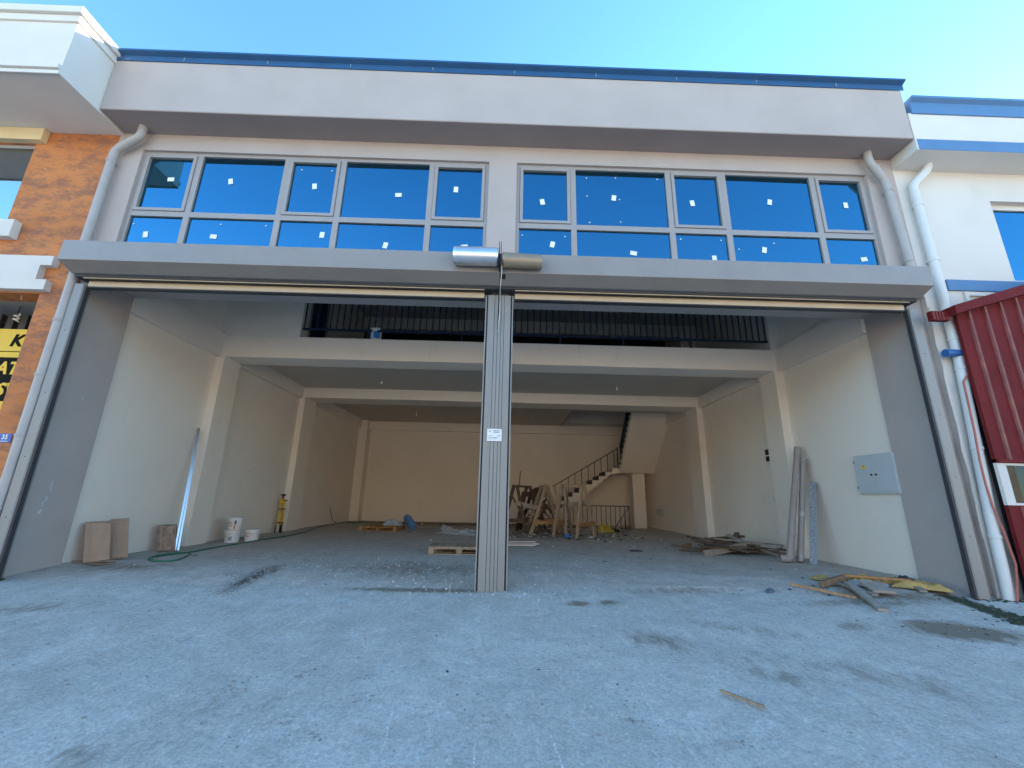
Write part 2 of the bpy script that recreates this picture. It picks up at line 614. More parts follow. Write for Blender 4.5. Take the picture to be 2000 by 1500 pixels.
# stains: (x, y, rx, ry, angle, soil, wet, scuff)
STAINS = [
    (-3.2, 0.55, 0.16, 0.85, 0.05, 0.3, 0.5, 0), (-0.9, 0.02, 1.1, 0.12, 0.02, 0.6, 0.15, 0), (0.95, -0.44, 0.16, 0.12, 0, 0.6, 0, 0),
    (1.3, -0.38, 0.18, 0.14, 0, 0.45, 0, 0), (4.6, -1.12, 0.55, 0.30, -0.2, 0.72, 0.05, 0), (3.6, -1.05, 0.25, 0.14, 0.2, 0.45, 0, 0),
    (2.3, -1.1, 0.7, 0.22, -0.4, 0.30, 0, 0), (2.2, -2.2, 0.55, 0.26, -0.6, 0.34, 0, 0), (3.0, -2.2, 1.0, 0.3, -0.5, 0.31, 0, 0),
    (1.5, -1.5, 0.4, 0.3, -0.5, 0.38, 0, 0), (4.6, -0.2, 1.3, 0.22, 0.1, 0.42, 0, 0), (-4.6, -0.9, 1.0, 0.25, 0.2, 0.32, 0, 0),
    (-5.2, 0.9, 1.0, 0.35, 0.0, 0.4, 0, 0), (-1.0, 1.2, 1.7, 0.8, 0.0, 0.42, 0.02, 0), (2.2, 0.2, 1.3, 0.2, 0.05, 0.35, 0, 0), (5.72, -0.3, 0.16, 0.8, -0.15, 0.8, 0.35, 0), (5.0, 0.15, 0.9, 0.3, -0.1, 0.5, 0.1, 0),
    (0.6, 8.2, 3.2, 1.3, 0.0, 0.35, 0.08, 0), (-2.0, 12.4, 6.0, 1.3, 0.0, 0.62, 0.02, 0), (1.5, 7.5, 2.6, 1.6, 0.0, 0.45, 0.03, 0), (3.5, 6.5, 2.2, 1.4, 0, 0.25, 0, 0), (-5.4, 5.5, 0.7, 2.6, 0, 0.3, 0, 0),
    (3.3, -1.6, 0.6, 0.1, -0.3, 0, 0, 0.42), (4.2, -0.75, 0.9, 0.12, -0.12, 0, 0, 0.42), (-2.2, -0.5, 3.6, 0.18, 0.02, 0, 0, 0.36),
    (0.3, -0.18, 0.5, 0.12, 0.02, 0, 0, 0.42), (-1.0, -2.0, 0.6, 0.4, 0, 0.18, 0, 0.2), (-1.6, -2.6, 0.5, 0.3, 0.3, 0.25, 0, 0), (-2.4, -1.6, 0.6, 0.35, 0.3, 0.2, 0, 0),
    (0.75, -1.6, 0.4, 0.6, 0, 0.12, 0, 0.12), (-2.0, -3.1, 0.25, 0.15, 0, 0.3, 0, 0),
]


def stain_at(x, y):
    s = [0.0, 0.0, 0.0]
    for (cx, cy, rx, ry, an, a, b, c) in STAINS:
        dx, dy = x - cx, y - cy
        if abs(dx) > 3 * max(rx, ry) or abs(dy) > 3 * max(rx, ry):
            continue
        ca, sa = math.cos(an), math.sin(an)
        u, w = (dx * ca + dy * sa) / rx, (-dx * sa + dy * ca) / ry
        g = math.exp(-(u * u + w * w) * 0.8)
        s[0] = max(s[0], a * g)
        s[1] = max(s[1], b * g)
        s[2] = max(s[2], c * g)
    return s


def sheet(name, xs, ys, hfun, mat, skip=None):
    nx, ny = len(xs), len(ys)
    vs = [(x, y, hfun(x, y)) for y in ys for x in xs]
    fs = []
    for j in range(ny - 1):
        for i in range(nx - 1):
            if skip and skip((xs[i] + xs[i + 1]) / 2, (ys[j] + ys[j + 1]) / 2):
                continue
            fs.append((j * nx + i, j * nx + i + 1, (j + 1) * nx + i + 1, (j + 1) * nx + i))
    me = bpy.data.meshes.new(name)
    me.from_pydata(vs, [], fs)
    ca = me.color_attributes.new('stain', 'FLOAT_COLOR', 'POINT')
    buf = []
    for v in vs:
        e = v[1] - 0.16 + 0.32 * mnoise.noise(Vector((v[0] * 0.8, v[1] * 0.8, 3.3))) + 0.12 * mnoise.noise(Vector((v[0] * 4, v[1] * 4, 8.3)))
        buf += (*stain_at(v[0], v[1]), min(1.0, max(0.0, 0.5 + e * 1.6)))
    ca.data.foreach_set('color', buf)
    me.materials.append(MATS[mat])
    me.polygons.foreach_set('use_smooth', [True] * len(me.polygons))
    o = bpy.data.objects.new(name, me)
    COL.objects.link(o)
    return o


def lin(a, b, n):
    return [a + (b - a) * i / n for i in range(n + 1)]


SPLIT_Y = 0.36
gx = [-400, -120, -50, -25, -14, -10, -8.5] + lin(-7.6, 7.6, 300) + [8.5, 10, 14, 25, 50, 120, 400]
gy = [-400, -120, -50, -25, -14, -9, -6.5, -5.2, -4.4] + lin(-3.8, SPLIT_Y, 110) + [SPLIT_Y + 0.02, 60, 400]


def ground_h(x, y):
    if y > SPLIT_Y + 0.005:
        return -3.2
    return height(x, y) if (abs(x) < 9 and y > -7) else base_h(y)


tag(sheet('ground', gx, gy, ground_h, 'concrete_apron', lambda x, y: SPLIT_Y < y < SPLIT_Y + 0.02), kind='structure')

# ------------------------------------------------------------------ the main building
B = thing('commercial_building', 'two storey unfinished shop unit with wide open double bay and blue window bands', 'building')
fx = lin(-6.47, 6.47, 150)
fy = lin(SPLIT_Y, 4.5, 60) + lin(4.6, 13.6, 70)[0:]
PIT = (1.35, 4.74, 10.68, 11.86)
floor_o = sheet('floor', fx, fy, height, 'concrete_apron', lambda x, y: PIT[0] < x < PIT[1] and PIT[2] < y < PIT[3])
floor_o.parent = B

XL, XR = -6.27, 6.28          # inner faces of the side walls
PL, PR = -6.10, 6.10          # inner faces of the pillars
XP0, XP1 = -6.33, 6.47        # party lines
YW = 0.12
W1 = (-5.90, -0.29, 4.50, 6.395)
W2 = (0.163, 6.00, 4.50, 6.395)

slab(XP0, XP1, 4.18, 6.715, YW, 0.36, [W1, W2]).build('front_wall', 'ext_paint', B)
MB().box(-6.19 - 0.14, -6.19, 0.20, 0.97, -0.4, 4.176).build('pier', 'ext_paint', B)
MB().box(6.23, XP1, 0.20, 0.97, -0.4, 4.176).build('pier', 'ext_paint', B)
MB().box(-6.19, 6.23, 0.362, 0.968, 4.172, 4.55).build('lintel', 'ext_paint', B)
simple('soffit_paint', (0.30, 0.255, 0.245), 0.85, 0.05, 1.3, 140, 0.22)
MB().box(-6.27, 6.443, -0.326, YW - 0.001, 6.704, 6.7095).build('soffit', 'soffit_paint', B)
fas = MB().box(-6.28, 6.453, -0.336, 1.2, 6.71, 7.675).build('fascia', 'ext_paint', B, bevel=0.012)
# blue metal edge flashing: upright strip with a projecting lip
fl = MB().prism([(-0.352, 7.665), (-0.339, 7.665), (-0.339, 7.78), (0.2, 7.80), (0.2, 7.83), (-0.42, 7.825), (-0.42, 7.795), (-0.352, 7.765)], 'x', -6.26, 6.49)
flo = fl.build('roof_flashing', 'blue_flashing', fas)
for i in range(9):
    x = -5.2 + i * 1.32
    MB().box(x, x + 0.012, -0.362, -0.352, 7.69, 7.75).build('flashing_clip', 'galvanised', fas)
MB().box(-6.33, 6.47, 1.2, 13.8, 7.35, 7.6).build('roof', 'concrete_raw', B)
slab(0.97, 13.8, -0.4, 7.35, -6.47, XL, plane='yz').build('side_wall', 'int_plaster', B)
slab(0.97, 13.8, -0.4, 7.35, XR, 6.47, plane='yz').build('side_wall', 'int_plaster', B)
slab(XL, XR, -2.8, 7.35, 13.45, 13.8).build('back_wall', 'int_plaster', B)
# inner lining of the upper front wall
# pillars (left and right)
for (y0, y1, zt) in ((3.31, 3.92, 6.70), (7.28, 8.10, 4.27)):
    MB().box(XL - 0.02, PL, y0, y1, -0.3, zt).build('pillar', 'int_plaster', B, bevel=0.008)
    MB().box(PR, XR + 0.02, y0, y1, -0.3, zt).build('pillar', 'int_plaster', B, bevel=0.008)
MB().box(XL - 0.02, -5.90, 12.95, 13.47, -0.3, 4.27).build('pillar', 'int_plaster', B, bevel=0.008)
# cross beams
MB().box(PL, PR, 3.312, 3.918, 3.94, 4.44).build('beam', 'int_plaster', B, bevel=0.008)
MB().box(PL, PR, 7.282, 8.098, 3.95, 4.27).build('beam', 'int_plaster', B, bevel=0.008)
MB().box(-5.90, 2.6, 13.25, 13.448, 3.90, 4.27).build('beam', 'int_plaster', B)
MB().box(2.6, XR, 13.25, 13.448, 3.90, 4.27).build('beam', 'int_plaster', B)
# side downstand beams
for (y0, y1) in ((0.97, 3.31), (3.92, 7.28), (8.10, 12.95)):
    zt = 6.7 if y0 < 1 else 4.27
    MB().box(XL - 0.01, -6.17, y0 + 0.001, y1 - 0.001, 3.92, 4.27 if y0 > 1 else 4.45).build('beam', 'int_plaster', B)
    MB().box(6.17, XR + 0.01, y0 + 0.001, y1 - 0.001, 3.92, 4.27 if y0 > 1 else 4.45).build('beam', 'int_plaster', B)
# slabs
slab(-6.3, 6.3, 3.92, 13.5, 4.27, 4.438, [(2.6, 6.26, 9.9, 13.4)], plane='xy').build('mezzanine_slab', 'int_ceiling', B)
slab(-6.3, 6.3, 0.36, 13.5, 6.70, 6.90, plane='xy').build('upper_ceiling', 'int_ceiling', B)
# upper floor: closed room on the left with a door, beam and opening to the back
MB().box(PL, -4.55, 3.314, 3.46, 4.44, 6.70).build('partition', 'int_plaster', B)
slab(3.46, 7.30, 4.44, 6.70, -4.70, -4.552, [(3.72, 4.55, 4.44, 6.5)], plane='yz').build('partition', 'int_plaster', B)
dframe = slab(3.64, 4.63, 4.44, 6.58, -4.72, -4.535, [(3.72, 4.55, 4.44, 6.5)], plane='yz').build('door_frame', 'frame_metal', B)
MB().box(-4.66, -4.62, 3.72, 4.55, 4.45, 6.5).build('door_leaf', 'rail_paint', dframe)
MB().box(XL, XR, 7.30, 7.70, 6.32, 6.699).build('beam', 'int_plaster', B)
MB().box(5.80, XR, 7.301, 7.70, 4.44, 6.32).build('pillar', 'int_plaster', B)
MB().box(XL, -4.68, 7.301, 7.70, 4.44, 6.32).build('partition', 'int_plaster', B)
MB().box(-4.68, 5.80, 8.6, 8.7, 4.44, 6.70).build('partition', 'dark_void', B)  # near-black sheet closing the opening, its colour standing in for the unlit back room


# windows
def window(x0, x1, z0, z1, mull, trans, sashes, stickers, dots):
    fw, hw = 0.055, 0.045
    cols = [x0 + fw] + [c for m in mull for c in (m - hw, m + hw)] + [x1 - fw]
    cols = [(cols[2 * i], cols[2 * i + 1]) for i in range(len(mull) + 1)]
    rows = [(z0 + fw, trans - hw), (trans + hw, z1 - fw)]
    holes = [(a, b, c, d) for (a, b) in cols for (c, d) in rows]
    w = slab(x0, x1, z0, z1, 0.165, 0.245, holes).build('window', 'frame_metal', B)
    for (a, b) in cols:
        for k, (c, d) in enumerate(rows):
            i = cols.index((a, b))
            tilt = RND.uniform(-0.006, 0.006)
            if k == 1 and i in sashes:
                slab(a + 0.006, b - 0.006, c + 0.006, d - 0.006, 0.150, 0.215, [(a + 0.055, b - 0.055, c + 0.055, d - 0.055)]).build('sash', 'frame_metal', w)
                ins = 0.05
            else:
                ins = 0.0
            cx, cz = (a + b) / 2, (c + d) / 2
            hx, hz = (b - a) / 2 - ins, (d - c) / 2 - ins
            MB().box(-hx, hx, -0.004, 0.004, -hz, hz).build('pane', 'blue_glass', w, loc=(cx, 0.200, cz), rot=(RND.uniform(-0.004, 0.004), 0, RND.uniform(-0.003, 0.003)))
    for (sx, sz) in stickers:
        vert = RND.random() < 0.6
        a, b = (0.036, 0.052) if vert else (0.052, 0.036)
        MB().box(-a, a, -0.001, 0.001, -b, b).build('sticker', 'paper', w, loc=(sx, 0.190, sz), rot=(0, RND.uniform(-0.25, 0.25), 0))
    for (sx, sz) in dots:
        MB().lathe([(0.011, 0), (0.011, 0.004)], 8).build('suction_mark', 'paper', w, loc=(sx, 0.192, sz), rot=(R(90), 0, 0))
    return w


ST = [(-5.4, 5.9), (-4.45, 5.9), (-3.1, 5.86), (-1.74, 5.75), (-0.82, 5.89), (-5.56, 4.88), (-4.52, 4.88), (-2.86, 4.97), (-1.86, 4.82), (-0.63, 4.84),
      (0.59, 5.71), (1.76, 5.83), (3.05, 5.78), (4.34, 5.85), (5.61, 5.84), (0.75, 4.93), (2.03, 4.82), (3.31, 4.77), (4.13, 4.95), (5.72, 4.84)]
wl = window(*W1, [-4.99, -3.58, -2.67, -1.225], 5.24, (0, 2, 4), ST[:10], [(-5.78, 5.06), (-5.1, 5.3), (-4.45, 5.1), (-3.75, 5.1), (-3.35, 6.17), (-2.86, 6.17), (-3.45, 5.36), (-2.85, 5.36)])
wr = window(*W2, [1.09, 2.67, 3.59, 5.095], 5.24, (0, 2, 4), ST[10:], [(1.32, 6.2), (1.8, 6.22), (2.5, 6.22), (1.32, 5.85), (1.85, 5.8), (1.35, 5.35), (1.85, 5.38), (0.27, 5.08), (0.95, 5.08), (2.8, 5.1), (3.45, 5.1), (3.72, 4.95), (4.3, 5.08)])
wl['label'] = 'left band of ten blue reflecting panes in grey frame'
wr['label'] = 'right band of ten blue reflecting panes in grey frame'

# roller shutter: housing, motors, bottom bars, guides
HX = 6.13
hous = MB().prism([(0.118, 4.425), (-0.352, 4.405), (-0.36, 4.10), (-0.14, 4.015), (0.118, 4.015)], 'x', -HX, HX).build('shutter_housing', 'shutter_metal', B, bevel=0.006)
MB().box(-HX + 0.02, HX - 0.02, -0.10, 0.118, 3.98, 4.011).build('housing_slot', 'shutter_dark', hous)
for (a, b) in ((-6.0, -0.275), (0.17, 6.0)):
    bb = MB()
    bb.prism([(0.02, 3.885), (0.075, 3.885), (0.085, 3.93), (0.085, 3.978), (0.02, 3.978), (0.012, 3.96), (0.012, 3.905)], 'x', a, b)
    bb.build('bottom_bar', 'bottom_bar', hous, bevel=0.004)
    MB().box(a, b, -0.082, -0.07, 3.966, 3.978).build('seal_strip', 'bottom_bar', hous)
    MB().box(a, b, 0.008, 0.10, 3.868, 3.884).build('bottom_seal', 'shutter_dark', hous)
MB().beam((-0.015, -0.335, 4.088), (-0.015, -0.25, 4.055), 0.085, 0.004).build('cable_slot', 'dark_void', hous)
m1 = MB().tube([(-0.69, -0.47, 4.27), (-0.665, -0.47, 4.27), (-0.655, -0.47, 4.27), (-0.10, -0.47, 4.27), (-0.085, -0.47, 4.27)], [0.125, 0.135, 0.13, 0.13, 0.122], 28)
m1.build('motor_cover', 'motor_silver', hous, smooth=True)['label'] = 'shiny silver motor drum'
m2 = MB().tube([(-0.02, -0.46, 4.23), (0.0, -0.46, 4.23), (0.01, -0.46, 4.23), (0.50, -0.46, 4.215), (0.52, -0.46, 4.215)], [0.10, 0.11, 0.105, 0.105, 0.098], 28)
m2.build('motor_cover', 'motor_brown', hous, smooth=True)['label'] = 'brown painted motor drum'
for (a, z) in ((-0.5, 4.27), (-0.2, 4.27), (0.15, 4.23), (0.4, 4.23)):
    MB().box(a - 0.02, a + 0.02, -0.40, -0.352, z - 0.03, z + 0.03).build('motor_bracket', 'galvanised', hous)
for x in (-0.070, -0.045):
    MB().box(x, x + 0.008, -0.57, -0.352, 4.10, 4.45).build('motor_flange', 'black_plastic', hous)
for s, pts in enumerate(([(-0.06, -0.48, 4.15), (-0.045, -0.48, 4.0), (-0.05, -0.42, 3.85), (-0.055, -0.2, 3.72), (-0.06, -0.05, 3.62), (-0.062, -0.03, 3.35)],
                         [(-0.03, -0.48, 4.2), (-0.025, -0.48, 4.02), (-0.04, -0.42, 3.86), (-0.045, -0.2, 3.72), (-0.045, -0.05, 3.6), (-0.062, -0.03, 3.34)])):
    MB().tube(pts, 0.006, 6).build('cable', 'cable_white' if s else 'cable_black', hous)


def guide(x0, x1, s):
    """Side guide rail; s=+1 when the slot is on its +x side."""
    if s > 0:
        poly = [(x0, 0.0), (x1 - 0.012, 0.0), (x1, 0.012), (x1, 0.02), (x1 - 0.05, 0.02), (x1 - 0.05, 0.045), (x1, 0.045), (x1, 0.06), (x1 - 0.06, 0.065), (x0 + 0.05, 0.198), (x0, 0.198)]
    else:
        poly = [(x1, 0.0), (x0 + 0.012, 0.0), (x0, 0.012), (x0, 0.02), (x0 + 0.05, 0.02), (x0 + 0.05, 0.045), (x0, 0.045), (x0, 0.06), (x0 + 0.06, 0.065), (x1 - 0.05, 0.198), (x1, 0.198)]
    g = MB().prism(poly, 'z', -0.12, 3.92).build('guide_rail', 'guide_metal', B)
    xs = x1 - 0.001 if s > 0 else x0 + 0.001
    MB().box(min(xs, xs + s * 0.03), max(xs, xs + s * 0.03), 0.016, 0.075, -0.1, 3.9).build('brush_strip', 'shutter_dark', g)
    for z in (0.7, 1.45, 2.3, 3.2):
        MB().lathe([(0.008, 0), (0.008, 0.003)], 8).build('screw', 'shutter_dark', g, loc=((x0 + x1) / 2, 0.001, z), rot=(R(90), 0, 0))
    return g


guide(-6.175, -6.045, 1)
guide(6.06, 6.20, -1)

post = MB().box(-0.175, 0.075, 0.030, 0.20, -0.15, 4.17).build('centre_post', 'shutter_dark', B)
for (x0, x1, y0, m) in ((-0.254, -0.237, 0.004, 'guide_metal'), (-0.237, -0.216, 0.045, 'shutter_dark'), (-0.216, -0.1215, 0.0, 'guide_metal'),
                        (-0.1165, -0.0715, 0.002, 'guide_metal'), (-0.0665, -0.0225, 0.001, 'guide_metal'), (-0.0175, 0.0195, 0.002, 'guide_metal'), (0.0245, 0.112, 0.0, 'guide_metal'),
                        (0.112, 0.133, 0.045, 'shutter_dark'), (0.133, 0.150, 0.004, 'guide_metal')):
    MB().box(x0, x1, y0, 0.029 if m != 'shutter_dark' else 0.09, -0.14, 3.93).build('profile', m, post, bevel=0.0025 if m != 'shutter_dark' else 0)
for x in (-0.245, 0.141):
    MB().box(min(x, x) - 0.008, x + 0.008, 0.03, 0.09, -0.14, 3.93).build('profile', 'guide_metal', post)
for (x, z) in ((-0.095, 1.4), (-0.045, 1.4), (-0.095, 0.25), (-0.045, 0.25), (-0.095, 2.6), (-0.045, 2.9)):
    MB().lathe([(0.009, 0), (0.007, 0.006)], 8).build('rivet', 'rivet', post, loc=(x, 0.002, z), rot=(R(90), 0, 0))

# worn patches: chipped paint on the left reveal, hairline runs on the mezzanine beam
for (y, z, a, b) in ((0.52, 1.10, 0.012, 0.10), (0.50, 0.92, 0.02, 0.06), (0.46, 0.75, 0.03, 0.05), (0.60, 2.35, 0.008, 0.05), (0.47, 0.85, 0.015, 0.04)):
    pts = [(y + a * math.cos(k) * RND.uniform(0.4, 1.2), z + b * math.sin(k) * RND.uniform(0.5, 1.2)) for k in [i * 0.628 for i in range(10)]]
    MB().prism(pts, 'x', -6.189, -6.1885).build('paint_chip', 'cabinet_grey', B)
for (x, l) in ((-1.62, 0.42), (-1.5, 0.30), (1.72, 0.40), (2.55, 0.33), (2.62, 0.22)):
    pts = [(x + 0.012 * mnoise.noise(Vector((x, k, 1.0))), 3.3105, 4.43 - l * k / 8) for k in range(9)]
    MB().tube(pts, 0.0022, 4).build('water_run', 'pvc_grey', B)

# mezzanine railing
rail = MB().beam((-4.55, 3.40, 4.665), (6.10, 3.40, 4.665), 0.04, 0.045).build('mezzanine_railing', 'rail_paint', B)
MB().beam((-4.55, 3.40, 5.42), (6.10, 3.40, 5.42), 0.05, 0.05).build('top_rail', 'rail_paint', rail)
nb = 74
bal = None
for i in range(nb):
    x = -4.52 + i * (10.58 / (nb - 1))
    if bal is None:
        bal = MB().box(-0.011, 0.011, -0.011, 0.011, 0, 0.72).build('baluster', 'rail_paint', rail, loc=(x, 3.40, 4.685))
    else:
        share(bal, 'baluster', rail, (x, 3.40, 4.685))
for x in (-3.05, -0.95, 1.3, 2.75, 4.30):
    MB().box(x - 0.02, x + 0.02, 3.38, 3.42, 4.438, 4.645).build('railing_foot', 'rail_paint', rail)

# staircase: flight along the back wall, landing, flight back towards the street
n1, rise, run = 14, 0.1675, 0.272
X0s, YS0, YS1 = 1.0, 11.92, 13.1
poly = [(X0s, 0.0)]
for i in range(n1):
    poly += [(X0s + i * run, (i + 1) * rise), (X0s + (i + 1) * run, (i + 1) * rise)]
xe, ze = poly[-1]
poly += [(xe, ze - 0.20), (xe - 0.30, ze - 0.24), (X0s + 0.80, 0.0)]
flight = MB().prism(poly, 'y', YS0, YS1).build('stair_flight', 'int_plaster', B)
tr = None
for i in range(n1 - 1):
    if tr is None:
        tr = MB().box(-0.012, run, 0.05, YS1 - YS0 - 0.01, -rise - 0.0, 0.022).build('tread', 'stair_tread', flight, loc=(X0s, YS0, rise))
    else:
        share(tr, 'tread', flight, (X0s + i * run, YS0, (i + 1) * rise))
LZ = ze
MB().box(xe, XR, YS0 - 0.002, 13.449, LZ - 0.18, LZ).build('stair_landing', 'int_plaster', B)
YT = 9.92
n2 = 11
r2, d2 = (4.438 - LZ) / n2, (YS0 - YT) / n2
poly = []
for i in range(n2):
    poly += [(YS0 - i * d2, LZ + (i + 1) * r2), (YS0 - (i + 1) * d2, LZ + (i + 1) * r2)]
poly += [(YT, 4.438 - 0.30), (YS0, LZ - 0.18)]
f2 = MB().prism(poly, 'x', 4.86, XR).build('stair_flight', 'int_plaster', B)
tr = None
for i in range(n2 - 1):
    if tr is None:
        tr = MB().box(4.83, 6.2, -d2, 0.02, -0.03, 0.02).build('tread', 'stair_tread', f2, loc=(0, YS0, LZ + r2))
    else:
        share(tr, 'tread', f2, (0, YS0 - i * d2, LZ + (i + 1) * r2))
MB().box(5.40, 5.90, 12.05, 12.55, -2.8, LZ - 0.181).build('pillar', 'int_plaster', B, bevel=0.008)

sr = MB().beam((X0s + 0.1, YS0 + 0.06, rise + 0.80), (xe, YS0 + 0.06, LZ + 0.80), 0.045, 0.035).build('stair_railing', 'stair_rail_paint', B)
for i in range(n1):
    x = X0s + 0.12 + i * run
    MB().box(x - 0.012, x + 0.012, YS0 + 0.048, YS0 + 0.072, (i + 1) * rise, (x - X0s - 0.1) / (xe - X0s - 0.1) * (LZ - rise) + rise + 0.785).build('baluster', 'stair_rail_paint', sr)
MB().box(xe - 0.02, xe + 0.02, YS0 + 0.04, YS0 + 0.08, LZ, LZ + 0.86).build('newel_post', 'stair_rail_paint', sr)
sr2 = MB().beam((4.90, YS0, LZ + 0.84), (4.90, YT, 4.44 + 0.84), 0.045, 0.035).build('stair_railing', 'rail_paint', B)
for i in range(20):
    f = (i + 0.5) / 20
    y = YS0 + (YT - YS0) * f
    z = LZ + (4.44 - LZ) * f
    MB().box(4.888, 4.912, y - 0.011, y + 0.011, z - 0.02, z + 0.83).build('baluster', 'rail_paint', sr2)
# stairwell to the basement with its guard
MB().box(PIT[0] - 0.12, PIT[0], PIT[2], PIT[3], -2.6, 0.0).build('pit_wall', 'int_plaster', B)
MB().box(PIT[1], PIT[1] + 0.12, PIT[2], PIT[3], -2.6, 0.0).build('pit_wall', 'int_plaster', B)
MB().box(PIT[0] - 0.12, PIT[1] + 0.12, PIT[2] - 0.12, PIT[2], -2.6, 0.0).build('pit_wall', 'int_plaster', B)
MB().box(PIT[0] - 0.12, PIT[1] + 0.12, PIT[3], PIT[3] + 0.12, -2.6, 0.0).build('pit_wall', 'int_plaster', B)
MB().box(PIT[0], PIT[1], PIT[2], PIT[3], -2.6, -2.5).build('pit_floor', 'concrete_raw', B)
gr = MB().beam((1.3, 10.6, 0.86), (4.80, 10.6, 0.86), 0.04, 0.035).build('guard_railing', 'stair_rail_paint', B)
MB().beam((1.3, 10.6, 0.07), (4.80, 10.6, 0.07), 0.035, 0.03).build('bottom_rail', 'stair_rail_paint', gr)
for i in range(21):
    x = 1.32 + i * (3.46 / 20)
    MB().box(x - 0.011, x + 0.011, 10.589, 10.611, 0.085, 0.845).build('baluster', 'stair_rail_paint', gr)
MB().beam((4.78, 10.62, 0.84), (4.0, 10.95, -0.35), 0.035, 0.03).build('descending_rail', 'rail_paint', gr)
for i in range(6):
    f = i / 6
    x, y, z = 4.78 - 0.78 * f, 10.62 + 0.33 * f, 0.84 - 1.19 * f
    MB().box(x - 0.01, x + 0.01, y - 0.01, y + 0.01, z - 0.85, z).build('baluster', 'rail_paint', gr)

# sockets, switches and hanging bulb holders
for (x, y, z, rot) in ((-2.63, 13.44, 0.63, 0), (-0.6, 13.44, 1.9, 0)):
    MB().box(x - 0.06, x + 0.06, y - 0.008, y + 0.006, z - 0.04, z + 0.04).build('socket', 'white_plastic', B, bevel=0.006)
for (y, z, c) in ((4.25, 2.23, 'black_plastic'), (4.25, 2.07, 'black_plastic'), (4.25, 1.96, 'white_plastic'), (4.3, 1.15, 'white_plastic'), (4.25, 0.45, 'white_plastic')):
    MB().box(XR - 0.012, XR + 0.004, y - 0.075, y + 0.075, z - 0.065, z + 0.065).build('switch_box', c, B, bevel=0.006)
for (y, z) in ((5.2, 0.62), (5.5, 1.75), (10.8, 0.6), (12.0, 0.6)):
    MB().box(XL - 0.004, XL + 0.012, y - 0.07, y + 0.07, z - 0.04, z + 0.04).build('socket', 'white_plastic', B, bevel=0.006)
MB().tube([(XL + 0.02, 10.8, 0.6), (XL + 0.05, 10.82, 0.4), (XL + 0.12, 10.9, 0.15), (XL + 0.25, 11.0, 0.04)], 0.012, 6).build('cable', 'hose_green', B)
sk = MB().lathe([(0.03, -0.09), (0.12, -0.05), (0.14, 0.05), (0.09, 0.13), (0.03, 0.15)], 9).build('wall_lamp', 'sheet_plastic', B, loc=(XR - 0.08, 11.3, 0.62))
for i, (x, y, lab) in enumerate(((-3.27, 5.5, 'bare lamp holder hanging in the left front bay'), (3.13, 5.5, 'bare lamp holder hanging in the right front bay'),
                                 (-3.2, 10.0, 'bare lamp holder hanging in the left back bay'), (1.13, 10.0, 'bare lamp holder hanging in the back bay beside the post'))):
    t = thing('lamp_holder', lab, 'lamp holder', (x, y, 4.27), 0, 'bare lamp holders on the ceiling')
    MB().tube([(0, 0, 0), (0.01, 0, -0.1), (-0.005, 0, -0.22)], 0.006, 6).build('wire', 'cable_white', t)
    MB().lathe([(0.012, 0), (0.024, -0.015), (0.024, -0.06), (0.015, -0.085)], 12).build('bulb_socket', 'bulb_white', t, loc=(-0.005, 0, -0.22), smooth=True)


# drainpipes
def drainpipe(parent, pts, rad, mat, brackets, name='drainpipe'):
    p = MB().tube(pts, rad, 16).build(name, mat, parent, smooth=True)
    for (x, y, z) in brackets:
        MB().lathe([(rad + 0.006, -0.018), (rad + 0.010, -0.012), (rad + 0.010, 0.012), (rad + 0.006, 0.018)], 16, (x, y, z)).build('pipe_collar', mat, p, smooth=True)
        MB().box(x - 0.012, x + 0.012, y + rad, YW + 0.005, z - 0.012, z + 0.012).build('bracket', 'galvanised', p)
    return p


def smooth_path(pts, r=0.08):
    pts = [Vector(p) for p in pts]
    out = [pts[0]]
    for a, b, c in zip(pts, pts[1:], pts[2:]):
        d0, d1 = (a - b).normalized(), (c - b).normalized()
        for k in range(5):
            t = k / 4
            p0, p2 = b + d0 * r, b + d1 * r
            out.append((1 - t) ** 2 * p0 + 2 * t * (1 - t) * b + t * t * p2)
    return out + [pts[-1]]


dp = drainpipe(B, smooth_path([(-5.86, -0.02, 6.72), (-5.86, -0.02, 6.52), (-6.235, 0.02, 6.26), (-6.245, 0.02, 4.2), (-6.27, 0.02, -0.08)]), 0.058, 'pvc_grey',
               [(-6.238, 0.02, 6.05), (-6.25, 0.02, 3.35), (-6.257, 0.02, 2.55), (-6.262, 0.02, 1.72), (-6.267, 0.02, 0.8)])
MB().tube([(-5.93, -0.013, 6.472), (-6.17, 0.013, 6.305)], 0.064, 16).build('pipe_joint', 'pvc_grey', dp, smooth=True)
dp2 = drainpipe(B, smooth_path([(5.96, -0.02, 6.72), (5.96, -0.02, 6.52), (6.19, 0.02, 6.18), (6.27, 0.02, 4.5), (6.27, 0.02, 4.32)]), 0.058, 'pvc_grey', [(6.205, 0.02, 6.0), (6.26, 0.02, 4.72)])
MB().tube([(6.01, -0.013, 6.45), (6.15, 0.01, 6.24)], 0.064, 16).build('pipe_joint', 'pvc_grey', dp2, smooth=True)

